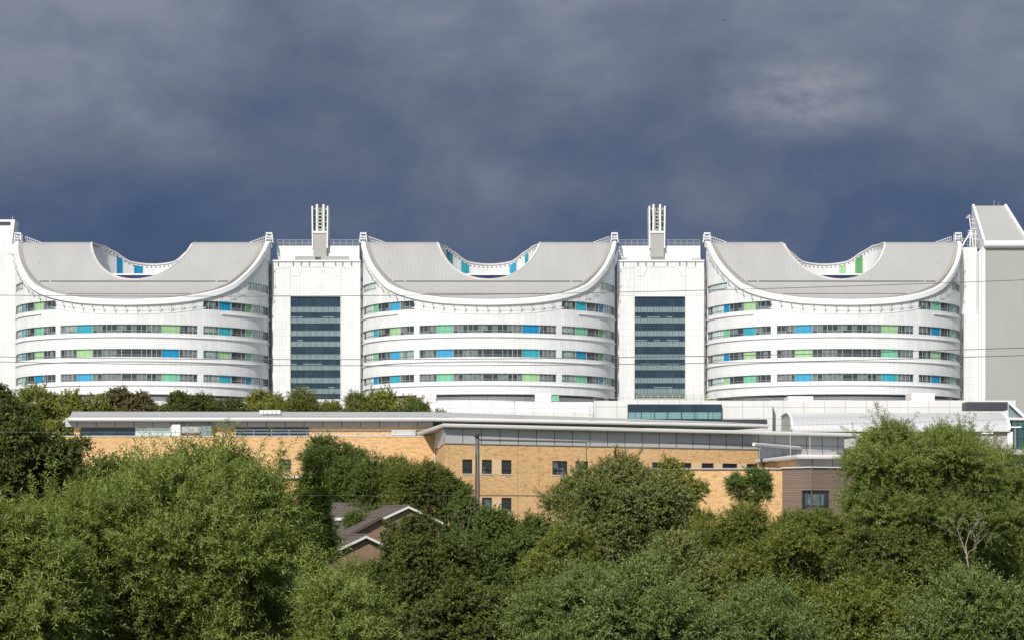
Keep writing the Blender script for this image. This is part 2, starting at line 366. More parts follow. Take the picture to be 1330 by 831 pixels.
def make_pod(k, pxc, label):
    X0 = XX(pxc, PY)
    root = empty('curved_ward_block', (X0, PY, 12), 0, label, 'hospital block', 'white curved ward blocks')
    def P(mb, name, mat, lab=None, smooth=False, par=None):
        mb.v = [(x, y, z - 12) for x, y, z in mb.v]       # pod-local plan coordinates
        o = mb.build(name, mat, par or root, smooth)
        if lab: o['label'] = lab
        return o
    wins = []   # (row, t0, t1, kind, key)
    for r in (1, 2, 3, 4):
        c = POD_COL[k][r]
        for sg, co, ci, s in ((-1, c[0], c[1], 'L'), (1, c[5], c[4], 'R')):
            for i, kind in enumerate(('w', ci, 'w', 'w', co, 'p', 'w')):
                t0, t1 = sg * SIDE[i], sg * SIDE[i + 1]
                wins.append((r, min(t0, t1), max(t0, t1), kind, s + 'abcdefg'[i]))
        if c[2]:
            for t0, t1, kind, key in ((-CEN[2], -CEN[1], 'w', 'Ca'), (-CEN[1], -CEN[0], c[2], 'Cb'), (-CEN[0], CEN[0], 'w', 'Cc'), (CEN[0], CEN[1], c[3], 'Cd'), (CEN[1], CEN[2], 'w', 'Ce')):
                wins.append((r, t0, t1, kind, key))
    for sg in (-1, 1):
        ts = sorted((sg * 1.06, sg * 1.5)); wins.append((0, ts[0], ts[1], 'p', 'o'))
    # wall with real openings
    edges = set()
    for w in wins: edges.add(round(w[1], 5)); edges.add(round(w[2], 5))
    ts = sorted(edges | set(round(x, 5) for x in np.arange(-math.pi, math.pi + .001, math.pi / 72)))
    ts = [t for i, t in enumerate(ts) if i == 0 or t - ts[i - 1] > .002 or t in edges]
    hole = {}
    for r, t0, t1, kd, key in wins: hole.setdefault(r, []).append((t0, t1))
    def is_hole(r, a, b):
        m = (a + b) / 2; return any(x < m < y for x, y in hole.get(r, []))
    band_row = {1: 4, 3: 3, 5: 2, 7: 1, 9: 0}
    mb = MB(); D = .28
    for a, b in zip(ts[:-1], ts[1:]):
        pa, pb = EP(a), EP(b); za, zb = ztop(pa[1]), ztop(pb[1]); ua, ub = arc(a), arc(b)
        for i in range(len(ZB) - 1):
            if i in band_row and is_hole(band_row[i], a, b): continue
            a0, a1, b0, b1 = min(ZB[i], za), min(ZB[i + 1], za), min(ZB[i], zb), min(ZB[i + 1], zb)
            if a1 - a0 < .001 and b1 - b0 < .001: continue
            mb.poly([(*pa, a0), (*pb, b0), (*pb, b1), (*pa, a1)], [(ua, a0), (ub, b0), (ub, b1), (ua, a1)])
    for r, hs in hole.items():
        hs = sorted(hs); runs = []
        for h in hs:
            if runs and abs(h[0] - runs[-1][1]) < .003: runs[-1][1] = h[1]
            else: runs.append(list(h))
        z0, z1 = ROWS[r]
        for t0, t1 in runs:
            tl = sub(t0, t1)
            for a, b in zip(tl[:-1], tl[1:]):
                o1, o2, i1, i2 = EP(a), EP(b), EP(a, -D), EP(b, -D)
                mb.poly([(*o1, z1), (*o2, z1), (*i2, z1), (*i1, z1)]); mb.poly([(*o1, z0), (*i1, z0), (*i2, z0), (*o2, z0)])
            for t in (t0, t1):
                mb.poly([(*EP(t), z0), (*EP(t, -D), z0), (*EP(t, -D), z1), (*EP(t), z1)])
    # soffit
    tt = sub(-math.pi, math.pi, .06)
    mb.poly([(*EP(t), 22.2) for t in reversed(tt[:-1])])
    P(mb, 'wall', M['pod'])
    # storey below, set back
    mb = MB(); strip(mb, sub(-math.pi, math.pi, .05), 12, 22.2, -1.0)
    P(mb, 'base_storey', M['podium'], 'set back grey white storey')
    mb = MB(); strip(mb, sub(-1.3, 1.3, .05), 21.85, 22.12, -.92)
    P(mb, 'soffit_shade_strip', M['navyg'])  # dark strip paints in the shadow under the soffit, no glazing here
    # windows and coloured panels
    for r, t0, t1, kd, key in wins:
        z0, z1 = ROWS[r]; tl = sub(t0, t1)
        mb = MB(); strip(mb, tl, z0 - .03, z1 + .03, -.24)
        if kd == 'w' or kd == 'p':
            mt = M['pale'] if kd == 'p' else (M['glassg'] if (k, r, key) in GREENWIN else M['glass'])
            w = P(mb, 'window', mt, 'pale frosted glass screen' if kd == 'p' else None)
            L = arc(t1) - arc(t0); fb = MB()
            n = max(1, round(L / .86))
            tz = z0 + .3 * (z1 - z0)
            for i in range(n + 1):
                t = t0 + (t1 - t0) * i / n
                if n > 6 and i % 2 and kd == 'w' and 3 < i < n - 3: continue
                wd = .09 if i % 3 else .13
                fb.bar((*EP(t, -.2), z0), (*EP(t, -.2), z1), wd, .1)
            for a, b in zip(tl[:-1], tl[1:]):
                for z, h in ((z0 + .05, .1), (tz, .07), (z1 - .04, .08)):
                    fb.bar((*EP(a, -.2), z), (*EP(b, -.2), z), .08, h)
            P(fb, 'frame', M['frame'], par=w)
            w_frame = w
        else: P(mb, 'coloured_panel', M['p' + kd], PNAME[kd])
    # projecting sills
    for r in (4, 3, 2):
        z = ROWS[r][0] - .62; mb = MB()
        ring(mb, sub(-1.62, 1.62, .03), lambda t: z, [(-.02, -.12), (.2, -.09), (.2, .05), (-.02, .1)]); P(mb, 'sill', M['ledge'], smooth=True)
    for a, b in ((-1.62, -SIDE[1] - .02), (SIDE[1] + .02, 1.62)):
        z = ROWS[1][0] - .62; mb = MB()
        ring(mb, sub(a, b, .03), lambda t: z, [(-.02, -.12), (.2, -.09), (.2, .05), (-.02, .1)]); P(mb, 'sill', M['ledge'], smooth=True)
    # roof with its round courtyard opening
    mb = MB(); na, nr = 168, 26
    def rp(i, j):
        t = 2 * math.pi * i / na; f = j / nr
        x = math.sin(t) * (AI + (PA + .1 - AI) * f); y = -math.cos(t) * (BI + (PB + .1 - BI) * f)
        return (x, y, ztop(y) + .02)
    for i in range(na):
        for j in range(nr):
            q = [rp(i, j), rp(i, j + 1), rp(i + 1, j + 1), rp(i + 1, j)]
            mb.poly(q[::-1])
    P(mb, 'roof', M['roof'], smooth=True)
    # roof details
    for d, w, px, kk in ((.405, .16, .97, .5), (.19, .09, .9, .35)):
        y = -PB + d * PB; x = PA * math.sqrt(1 - (y / PB) ** 2) * px - 1.2; z = ztop(y) + .06
        mb = MB().box(-x, x, y - w, y + w, z - .12, z + .08); P(mb, 'roof_gutter', M['line'])
    mb = MB()
    ring(mb, sub(-1.62, 1.62, .03), lambda t: ztop(EP(t, -.9)[1]), [(-1.15, -.3), (-1.15, .12), (-.35, .12), (-.35, -.3)])
    P(mb, 'gutter_lining', M['tan'], smooth=True)
    mb = MB()
    ring(mb, sub(-math.pi, math.pi, .03), lambda t: ztop(EP(t)[1]), [(-.4, -.2), (-.4, .26), (.12, .3), (.3, .16), (.32, -.68), (.02, -.78)])
    P(mb, 'roof_rim', M['white'], smooth=True)
    # safety line on small brackets under the rim
    mb = MB(); pr = None
    zz = lambda t: ztop(EP(t)[1]) - 1.18
    tb = np.linspace(-1.36, 1.36, 33)
    for t in tb:
        p = Vector((*EP(t, .52), zz(t))); q = Vector((*EP(t, .03), zz(t) - .95))
        mb.bar(p, q, .045); mb.bar(p + Vector((0, 0, -.06)), p + Vector((0, 0, .16)), .15)
        if pr: mb.bar(pr, p, .025)
        pr = p
    P(mb, 'safety_line', M['sleeve'])
    mb = MB()
    tl = [t for t in sub(-SIDE[0] - .02, SIDE[0] + .02, .03)]
    ring(mb, tl, lambda t: ztop(EP(t)[1]) - 2.15 - .2 * abs(t), [(-.02, -.05), (.06, -.05), (.06, .05), (-.02, .05)])
    P(mb, 'cladding_trim', M['ledge'])
    # courtyard: inner wall, coping, ledge, panels
    def IP(t, o=0.): return ((AI + o) * math.sin(t), (BI + o) * math.cos(t))
    mb = MB(); tl = sub(-math.pi, math.pi, .05)
    for a, b in zip(tl[:-1], tl[1:]):
        pa, pb = IP(a), IP(b)
        mb.poly([(*pb, 40), (*pa, 40), (*pa, ztop(pa[1])), (*pb, ztop(pb[1]))], [(b * 9, 40), (a * 9, 40), (a * 9, ztop(pa[1])), (b * 9, ztop(pb[1]))])
    P(mb, 'courtyard_wall', M['pod'])
    mb = MB().poly([(*IP(t), 41.0) for t in tl[:-1]]); P(mb, 'courtyard_floor', M['zinc'])
    mb = MB(); prev = None
    for t in tl:
        x, y = IP(t); z = ztop(y)
        sec = [(*IP(t, -.14), z - .2), (*IP(t, -.14), z + .08), (*IP(t, .22), z + .08), (*IP(t, .22), z - .2)]
        if prev:
            for q in range(4): mb.poly([prev[q], sec[q], sec[(q + 1) % 4], prev[(q + 1) % 4]])
        prev = sec
    P(mb, 'courtyard_coping', M['fascia'], smooth=True)
    mb = MB().box(-7.2, 7.2, -6.55, -6.2, 43.60, 43.88); P(mb, 'courtyard_beam', M['white'])
    mb = MB().box(-7.2, 7.2, -6.45, -6.3, 41.0, 43.597); P(mb, 'courtyard_glazing', M['navyg'], 'dark blue glazing under the beam')
    th = np.linspace(-1.5, 1.5, 601); pxs = np.array([CXP + F * (X0 + IP(t)[0]) / (PY + IP(t)[1]) for t in th])
    for p0, p1, cc, yt in COURT[k]:
        ta, tb_ = (float(np.interp(p, pxs, th)) for p in (p0, p1)); mb = MB()
        for a, b in zip(sub(ta, tb_)[:-1], sub(ta, tb_)[1:]):
            za, zb = ztop(IP(a)[1]) - .55, ztop(IP(b)[1]) - .55
            mb.poly([(*IP(a, -.07), 41.2), (*IP(b, -.07), 41.2), (*IP(b, -.07), zb), (*IP(a, -.07), za)], [(a * 9, 41.2), (b * 9, 41.2), (b * 9, zb), (a * 9, za)])
        P(mb, 'coloured_panel', M['p' + cc], PNAME[cc])
    # dark service points round the opening
    mb = MB()
    for i in range(40):
        t = -1.75 + 3.5 * i / 39; x, y = IP(t, -.12); z = ztop(y) - .5
        mb.box(x - .1, x + .1, y - .1, y + .1, z - .12, z + .12)
    P(mb, 'rim_fixings', M['steel'])
    # access cages on the two roof corners, with a sloping guard rail each
    for s in (-1, 1):
        mb = MB(); x = s * (PA - .1); w = .65; z0, z1 = 50.3, 51.9
        for dx in (-w, w):
            for dy in (-.6, .6): mb.bar((x + dx, dy, z0), (x + dx * .75, dy, z1), .12)
        for z, q in ((z0 + .55, .92), (z0 + 1.0, .86), (z1, .75)):
            for dy in (-.6, .6): mb.bar((x - w * q, dy, z), (x + w * q, dy, z), .13)
            for dx in (-w, w): mb.bar((x + dx * q, -.6, z), (x + dx * q, .6, z), .13)
        for i in range(9):
            xx = x - s * (.9 + i * .36); zt = 51.5 - i * .13
            mb.bar((xx, 1.2, 50.2), (xx, 1.2, zt), .06)
        mb.bar((x - s * .9, 1.2, 51.5), (x - s * 3.8, 1.2, 50.45), .07); mb.bar((x - s * .9, 1.2, 50.9), (x - s * 3.0, 1.2, 50.4), .06)
        P(mb, 'access_cage', M['white'])
    # small snow guards / vents on the metal
    mb = MB(); rg = random.Random(k)
    for s in (-1, 1):
        for d, q in ((.93, .955), (.80, .93), (.62, .87), (.40, .74), (.26, .58), (.1, .3)):
            y = -PB + d * PB; x = s * (PA * q * 1.0 * math.sqrt(1 - min(.99, (y / (PB)) ** 2)) / max(.2, math.sqrt(1 - min(.99, (y / PB) ** 2))) - 2.2)
            if abs(x) > PA * math.sqrt(1 - (y / PB) ** 2) - 1.8: x = s * (PA * math.sqrt(1 - (y / PB) ** 2) - 2.6)
            z = ztop(y); mb.box(x - .22, x + .22, y - .1, y + .1, z - .05, z + .18)
    P(mb, 'roof_vents', M['steel'])
    return root
make_pod(1, 187, 'leftmost of the three white curved ward blocks, blue strips in its roof opening')
make_pod(2, 635, 'middle curved white ward block between the two glazed stair towers')
make_pod(3, 1081, 'curved white ward block with green strips in its roof opening, beside grey clad block')

# ------------------------------------------------------------------ stair towers
def railing(mb, p, q, h=1.0, step=1.2, w=.06, rails=(1., .55)):
    p, q = Vector(p), Vector(q); n = max(1, round((q - p).length / step))
    for i in range(n + 1):
        a = p.lerp(q, i / n); mb.bar(a, a + Vector((0, 0, h)), w)
    for r in rails: mb.bar(p + Vector((0, 0, h * r)), q + Vector((0, 0, h * r)), w)
def flue(tower, pxc, Y, pxs=1.0):
    x = XX(pxc, Y); s = Y / F
    zb, zm, zt = ZZ(334, Y), ZZ(301, Y), ZZ(265, Y)
    mb = MB().box(x - 8.6 * s, x + 8.6 * s, Y, Y + 3.2, zb, zm - .3)
    fl = part(mb, 'flue_stack', M['corr'], tower, 'tall flue stack with open top')
    mb = MB()
    for sg in (-1, 1):
        mb.hexa([(x + sg * 8.7 * s, Y - .12, zb + 1.6), (x + sg * 10.2 * s, Y - .12, zb + 1.6), (x + sg * 10.2 * s, Y + 3.3, zb + 1.6), (x + sg * 8.7 * s, Y + 3.3, zb + 1.6)],
                [(x + sg * 9.2 * s, Y - .12, zt - .4), (x + sg * 10.9 * s, Y - .12, zt - .4), (x + sg * 10.9 * s, Y + 3.3, zt - .4), (x + sg * 9.2 * s, Y + 3.3, zt - .4)])
    mb.box(x - 8.6 * s, x + 8.6 * s, Y - .12, Y + 3.3, zm - .28, zm + .1)
    part(mb, 'flue_surround', M['white'], fl)
    for dx in (-4.3, 4.3):
        mb = MB().tube([(x + dx * s, Y + .7, zm), (x + dx * s, Y + .7, zt - .1), (x + dx * s, Y + .7, zt)], [.22, .22, .14], 12)
        part(mb, 'flue_pipe', M['white'], fl, smooth=True)
    mb = MB()
    z = zm + .35
    while z < zt - 1.2:
        mb.box(x - 2.2 * s, x + 2.2 * s, Y + .35, Y + .55, z, z + .2); z += .62
    mb.box(x - 2.3 * s, x - 1.7 * s, Y + .4, Y + .5, zm, zt - .9); mb.box(x + 1.7 * s, x + 2.3 * s, Y + .4, Y + .5, zm, zt - .9)
    z = zm + .7
    while z < zt - .6:
        mb.box(x - 8.8 * s, x - 5.2 * s, Y + .9, Y + 1.05, z, z + .14); mb.box(x + 5.2 * s, x + 8.8 * s, Y + .9, Y + 1.05, z, z + .14); z += 1.15
    part(mb, 'ladder', M['steel'], fl)
    mb = MB().box(x - 8.4 * s, x + 8.4 * s, Y + 1.8, Y + 1.95, zm + .2, zt - .3)
    part(mb, 'flue_back', M['fluemesh'], fl)
BANDS = [(385, 398.4), (405.6, 413), (419.6, 429), (436, 443), (449.8, 459.5), (466.4, 473.6), (480.2, 490), (497, 504), (510.8, 517.6)]
def make_tower(x0, x1, g0, g1, fx, label, caged):
    Y = 349.0; s = Y / F
    X0, X1 = XX(x0, Y), XX(x1, Y); G0, G1 = XX(g0, Y), XX(g1, Y)
    root = empty('stair_tower', ((X0 + X1) / 2, Y, 12), 0, label, 'stair tower', 'white stair towers between the ward blocks')
    zt = ZZ(340, Y); gt, gb = ZZ(384.5, Y), ZZ(518, Y)
    mb = MB()
    mb.prism([(X0, Y), (G0, Y), (G0, Y + 30), (X0, Y + 30)], 12, zt); mb.prism([(G1, Y), (X1, Y), (X1, Y + 30), (G1, Y + 30)], 12, zt)
    mb.prism([(G0 + .003, Y + .002), (G1 - .003, Y + .002), (G1 - .003, Y + 30), (G0 + .003, Y + 30)], gt, zt)
    mb.prism([(G0 + .003, Y + .002), (G1 - .003, Y + .002), (G1 - .003, Y + 30), (G0 + .003, Y + 30)], 12, gb)
    part(mb, 'wall', M['tower'], root)
    mb = MB().box(XX(361, Y) - XX(353, Y) + X0 - .6, X1 - .4, Y + 3, Y + 28, zt, ZZ(319.5, Y + 3))
    up = part(mb, 'upper_wall', M['white'], root)
    mb = MB(); zu = ZZ(319.5, Y + 3)
    railing(mb, (X0 + .5, Y + 3.1, zu), (X1 - .5, Y + 3.1, zu), 1.05, 1.1, .07, (1., .6, .3)); part(mb, 'roof_rail', M['steel'], root)
    # coping with dark brackets
    mb = MB().box(X0 - .03, X1 + .03, Y - .18, Y + .5, zt + .003, zt + .28); part(mb, 'coping', M['white'], root)
    mb = MB()
    for f in (.07, .24, .33, .42, .58, .72, .80, .90):
        xb = X0 + (X1 - X0) * f; mb.box(xb - .08, xb + .08, Y - .12, Y - .003, zt - .75, zt - .05)
    part(mb, 'wall_brackets', M['line'], root)
    # dark openings under the upper wall
    if caged:
        for a, b in ((.0, .145), (.855, 1.0)):
            mb = MB(); xa, xb = X0 + (X1 - X0) * a + .3, X0 + (X1 - X0) * b - .3
            mb.box(xa, xb, Y + 2.9, Y + 3.05, zt + .35, zt + 1.05); lv = part(mb, 'louvre_opening', M['dark'], root)
            fb = MB()
            for i in range(8):
                q = xa + (xb - xa) * (i + .5) / 8; fb.box(q - .05, q + .05, Y + 2.8, Y + 2.895, zt + .3, zt + 1.1)
            part(fb, 'louvre_bar', M['white'], lv)
    else:
        for a, b in ((.25, .5 - .02), (.55, .86)):
            mb = MB().box(X0 + (X1 - X0) * a, X0 + (X1 - X0) * b, Y + 1.2, Y + 2.4, zt + .3, zt + 1.15); part(mb, 'plant_screen', M['corr'], root)
        mb = MB()
        for a, b in ((.03, .19), (.9, 1.)):
            for i in range(6):
                q = X0 + (X1 - X0) * (a + (b - a) * i / 6); mb.box(q, q + .22, Y + 2.86, Y + 2.99, zt + .35, zt + .6)
        part(mb, 'dark_vents', M['dark'], root)
    # thin grey trim lines on the cladding
    mb = MB()
    def ln(p): 
        for (a, b), (c, d) in zip(p[:-1], p[1:]):
            mb.bar((X0 + (X1 - X0) * a, Y - .012, zt - b), (X0 + (X1 - X0) * c, Y - .012, zt - d), .07, .02)
    ln([(.225, 2.6), (.31, 2.6), (.345, 1.0), (.66, 1.0), (.70, 1.2), (.735, 2.6), (.78, 2.6)])
    ln([(.03, 1.4), (.09, 1.15), (.22, 1.15)]); ln([(.79, 1.15), (.92, 1.15), (.97, 1.6)])
    for gx in (G0, G1): mb.bar((gx, Y - .012, gt), (gx, Y - .012, zt - .9), .05, .02)
    mb.bar((X0, Y - .012, gt + .05), (G0, Y - .012, gt + .05), .02, .06); mb.bar((G1, Y - .012, gt + .05), (X1, Y - .012, gt + .05), .02, .06)
    part(mb, 'cladding_trim', M['trim'], root)
    # dark service gaps against the wards
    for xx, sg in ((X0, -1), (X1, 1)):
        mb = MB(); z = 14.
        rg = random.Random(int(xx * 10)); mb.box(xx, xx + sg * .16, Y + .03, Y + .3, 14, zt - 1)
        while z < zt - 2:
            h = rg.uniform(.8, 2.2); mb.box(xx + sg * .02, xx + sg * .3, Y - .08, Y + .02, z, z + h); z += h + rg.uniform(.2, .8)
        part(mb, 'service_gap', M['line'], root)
    # glazing: vision bands and spandrels set into the wall
    n = 8; prev = None; cw = (G1 - G0) / n
    rg = random.Random(7 + int(fx))
    for i, (a, b) in enumerate(BANDS):
        za, zb = ZZ(a, Y), ZZ(b, Y)
        mb = MB(); mb.poly([(G0, Y + .22, zb), (G1, Y + .22, zb), (G1, Y + .22, za), (G0, Y + .22, za)]); w = part(mb, 'window', M['navy'], root)
        fb = MB()
        for j in range(n + 1): fb.box(G0 + cw * j - .035, G0 + cw * j + .035, Y + .12, Y + .2, zb, za)
        for z in (zb + .04, za - .04): fb.box(G0 - .03, G1 + .03, Y + .125, Y + .195, z - .04, z + .04)
        part(fb, 'frame', M['dframe'], w)
        if i + 1 < len(BANDS):
            z2 = ZZ(BANDS[i + 1][0], Y)
            mb = MB()
            for j in range(n):
                up_ = .28 if (i % 2 and rg.random() < .4) else 0
                mb.poly([(G0 + cw * j + .03, Y + .18, z2), (G0 + cw * (j + 1) - .03, Y + .18, z2), (G0 + cw * (j + 1) - .03, Y + .18, zb + up_), (G0 + cw * j + .03, Y + .18, zb + up_)])
            part(mb, 'spandrel_panel', M['spand'], root)
    mb = MB().box(G0 - .06, G0 + .05, Y - .05, Y + .21, gb, gt).box(G1 - .05, G1 + .06, Y - .05, Y + .21, gb, gt).box(G0 + .05, G1 - .05, Y - .05, Y + .21, gt - .12, gt - .003)
    part(mb, 'glazing_surround', M['fascia'], root)
    if fx: flue(root, fx, Y + 2.2)
    return root
make_tower(353.5, 468, 377, 442.5, 415.5, 'white stair tower with navy glazing, left of the middle curved block', False)
make_tower(801.5, 914.5, 824, 890.2, 853.5, 'white stair tower with navy glazing, right of the middle curved block', True)

# left end tower and the white wall at the right end
Y = 349.0
rt = empty('end_tower', (XX(0, Y), Y, 12), 0, 'plain white tower at the left edge, flue with dark opening on top', 'stair tower')
part(MB().box(XX(-90, Y), XX(20.5, Y), Y, Y + 30, 12, ZZ(317, Y)), 'wall', M['tower'], rt)
x = XX(20.5, Y); part(MB().box(x, x + .2, Y + .03, Y + .3, 14, ZZ(352, Y)), 'service_gap', M['line'], rt)
part(MB().box(XX(9, Y), XX(20, Y) - .05, Y - .1, Y - .003, ZZ(330, Y), ZZ(318.5, Y)), 'coping', M['white'], rt)
s = Y / F
fl = part(MB().hexa([(XX(-20, Y), Y + 4, ZZ(317, Y)), (XX(7.5, Y), Y + 4, ZZ(317, Y)), (XX(7.5, Y), Y + 7, ZZ(317, Y)), (XX(-20, Y), Y + 7, ZZ(317, Y))],
          [(XX(-20, Y), Y + 4, ZZ(281, Y)), (XX(12, Y), Y + 4, ZZ(281, Y)), (XX(12, Y), Y + 7, ZZ(281, Y)), (XX(-20, Y), Y + 7, ZZ(281, Y))]), 'flue_stack', M['white'], rt)
part(MB().box(XX(-12, Y), XX(6, Y), Y + 3.85, Y + 3.99, ZZ(288, Y), ZZ(284, Y)), 'flue_opening', M['winframe'], fl)
mb = MB(); railing(mb, (XX(8, Y), Y + 1, ZZ(317, Y)), (XX(20, Y), Y + 1, ZZ(317, Y)), .8, .8, .06); part(mb, 'roof_rail', M['steel'], rt)
part(MB().bar((XX(7, Y), Y + 5, ZZ(281, Y)), (XX(7, Y), Y + 5, ZZ(275, Y)), .07), 'lightning_rod', M['steel'], fl)

rt = empty('end_wall_block', (XX(1258, Y), Y, 12), 0, 'narrow white block between the last curved ward block and the grey clad block', 'hospital block')
part(MB().box(XX(1245, Y), XX(1269, Y), Y, Y + 20, 12, ZZ(321.5, Y)), 'wall', M['tower'], rt)
part(MB().box(XX(1249.5, Y), XX(1273, Y), Y - 1.5, Y - .003, 12, ZZ(409, Y)), 'lower_wall', M['tower'], rt)
part(MB().box(XX(1269, Y) + .003, XX(1272, Y), Y + .3, Y + 20, 12, ZZ(323, Y)), 'service_gap', M['navyg'], rt)
mb = MB(); railing(mb, (XX(1247, Y), Y + .3, ZZ(321.5, Y)), (XX(1268, Y), Y + .3, ZZ(321.5, Y)), 1.6, .7, .07, (1, .66, .33)); part(mb, 'roof_rail', M['steel'], rt)
mb = MB()
mb.bar(W(1249, 321, Y), W(1259, 304, Y), .22); mb.bar(W(1259, 304, Y), W(1263, 306, Y), .22)
mb.bar(W(1260, 322, Y), W(1260, 300, Y), .16); mb.bar(W(1264, 322, Y), W(1259, 283, Y), .14); mb.bar(W(1267, 322, Y), W(1267, 300, Y), .12)
for q in (285, 290, 297, 304, 311): mb.bar(W(1259 + (q - 283) * .13, q, Y), W(1264 + (q - 270) * .18, q, Y), .09)
for q in (300, 303, 306, 309): mb.bar(W(1257, q, Y), W(1263, q, Y), .12)
part(mb, 'ladder', M['white'], rt)
part(MB().hexa([W(1254, 283, Y + .1), W(1259, 278.5, Y + .1), W(1260, 279, Y + .5), W(1255, 284, Y + .5)], [W(1256, 284, Y + .1), W(1262, 281, Y + .1), W(1262, 281.5, Y + .5), W(1256, 284.5, Y + .5)]), 'roof_antenna', M['steel'], rt)

# grey clad block at the right
Y = 346.0
rt = empty('grey_clad_block', (XX(1320, Y), Y, 12), 0, 'tall grey ribbed block with sloping metal roof at the right edge', 'hospital block')
GX0, GX1 = XX(1279.5, Y), XX(1460, Y); zt = ZZ(322, Y)
part(MB().box(GX0, GX1, Y, Y + 25, 12, zt), 'wall', M['corr'], rt)
part(MB().box(XX(1275, Y), GX0 - .003, Y - .25, Y + 1.2, 12, zt).box(XX(1273, Y), XX(1275, Y) - .003, Y + .5, Y + 20, 12, ZZ(325, Y)), 'corner_trim', M['white'], rt)
part(MB().tube([(XX(1277, Y), Y - .1, zt + .55), (GX1, Y - .1, zt + .55)], .68, 14), 'eaves_gutter', M['white'], rt, smooth=True)
Yr = Y + 9.5; zr = ZZ(267.5, Yr)
a, b = (XX(1278, Y), Y - .1, zt + 1.15), (GX1, Y - .1, zt + 1.15); xr0 = XX(1264, Yr); xr1 = XX(1305.5, Yr)
c = (XX(1334, Y), Y - .1, zt + 1.15)
mb = MB().hexa([(a[0], a[1], a[2] - .4), (c[0], c[1], c[2] - .4), (xr1, Yr, zr - .4), (xr0, Yr, zr - .4)], [a, c, (xr1, Yr, zr), (xr0, Yr, zr)])
part(mb, 'roof', M['roof'], rt)
mb = MB().bar((a[0], a[1], a[2] + .1), (xr0, Yr, zr + .1), .42, .4); part(mb, 'verge', M['white'], rt)
mb = MB().bar((c[0], c[1], c[2] + .1), (xr1, Yr, zr + .1), .42, .4); part(mb, 'verge', M['white'], rt)
mb = MB().poly([(c[0], c[1], c[2]), (GX1, c[1], c[2]), (GX1, Yr, c[2] + 1), (c[0] + 2, Yr, c[2] + 1)]); mb.prism([(c[0], Y + 1), (GX1, Y + 1), (GX1, Y + 20), (c[0], Y + 20)], zt - .3, zt + .9)
part(mb, 'roof_flat', M['roof'], rt)
mb = MB().prism([(a[0] + .3, Y + .5), (xr0 + .5, Yr), (xr1 - .5, Yr), (c[0] - .3, Y + .5)][::-1], zt - 1, zt + .3)
part(mb, 'roof_base', M['white'], rt)
mb = MB().poly([(xr0 - .2, Yr + .3, zt), (a[0] - .1, Y + .2, zt), (a[0] - .1, Y + .2, zt + 1), (xr0 - .2, Yr + .3, zr)]).poly([(xr0 - .2, Yr + .3, zt), (xr1, Yr + .3, zt), (xr1, Yr + .3, zr), (xr0 - .2, Yr + .3, zr)]); part(mb, 'gable_wall', M['white'], rt)
mb = MB().bar((XX(1291, Yr), Yr, zr), (XX(1291, Yr), Yr, zr + 1.0), .07).bar((XX(1297, Yr), Yr, zr), (XX(1297, Yr), Yr, zr + .6), .06); part(mb, 'lightning_rod', M['steel'], rt)

# ------------------------------------------------------------------ podium
Y = 322.0
rt = empty('podium_block', (XX(650, Y), Y, 11), 0, 'long low white podium running in front of the curved blocks', 'hospital podium')
part(MB().box(XX(-120, Y), XX(770, Y), Y, Y + 11, 11, ZZ(521.5, Y)), 'wall', M['podium'], rt)
part(MB().box(XX(440, Y - 4), XX(766, Y - 4), Y - 4, Y - .003, 11, ZZ(534.5, Y - 4)), 'lower_wall', M['podium'], rt)
part(MB().box(XX(770, Y) + .01, XX(998, Y), Y - 5, Y + 11, 11, ZZ(520, Y - 5)), 'wall', M['podium'], rt)
part(MB().box(XX(998, Y) + .01, XX(1313, Y), Y - 3, Y + 11, 11, ZZ(519.5, Y - 3)), 'wall', M['podium'], rt)
def rbox(x0, x1, y0, y1, Yf, dep): return MB().box(XX(x0, Yf), XX(x1, Yf), Yf, Yf + dep, ZZ(y1, Yf), ZZ(y0, Yf))
for i, (x0, x1, y0, y1) in enumerate(((541, 566, 510, 524), (695, 716, 510, 521), (1184, 1214, 509.5, 522), (1024, 1056, 514, 522))):
    part(rbox(x0, x1, y0, y1, 326, 5), 'plant_box', M['podium'], rt)
part(rbox(716.5, 726, 513.5, 520.5, 325.5, 1), 'plant_door', M['pm'], rt, 'pale mint door panel')
gl = part(rbox(815.5, 937, 524.5, 546, Y - 5.4, .38), 'glazed_front', M['navy'], rt, 'navy and aqua glass front')
part(rbox(815.5, 937, 535, 543.5, Y - 5.5, .09), 'aqua_panel', M['aqua'], gl)
mb = MB(); Yf = Y - 5.6
for i in range(8):
    q = 815.5 + 121.5 * i / 7; mb.box(XX(q, Yf) - .05, XX(q, Yf) + .05, Yf, Yf + .09, ZZ(546, Yf), ZZ(524.5, Yf))
part(mb, 'frame', M['dframe'], gl)
mb = MB(); railing(mb, (XX(824, Y), Y - 4.5, ZZ(520, Y - 5)), (XX(926, Y), Y - 4.5, ZZ(520, Y - 5)), 1.0, 1.2, .09, (1, .7, .4, .15)); part(mb, 'roof_rail', plain('greenish_rail', (.45, .5, .36), .5), rt)
part(rbox(938, 996, 544, 553, Y - 5.3, .28), 'window_strip', M['louvre'], rt)
part(rbox(1255, 1309, 521.5, 532, Y - 8, 3), 'louvre_box', M['louvre'], rt)
mb = MB(); zr = ZZ(534.5, Y - 4)
for dx in (-4, 4): mb.bar((XX(770 + dx, Y - 4), Y - 3.8, zr - .6), (XX(770 + dx, Y - 4), Y - 3.8, zr + .9), .12)
for q in (-.4, .2, .9): mb.bar((XX(766, Y - 4), Y - 3.8, zr + q), (XX(774, Y - 4), Y - 3.8, zr + q), .1)
part(mb, 'access_cage', M['steel'], rt)
mb = MB().bar(W(668, 542, 300), W(668, 519, 300), .1).bar(W(666, 521, 300), W(670, 521, 300), .1); part(mb, 'mast', M['steel'], rt)
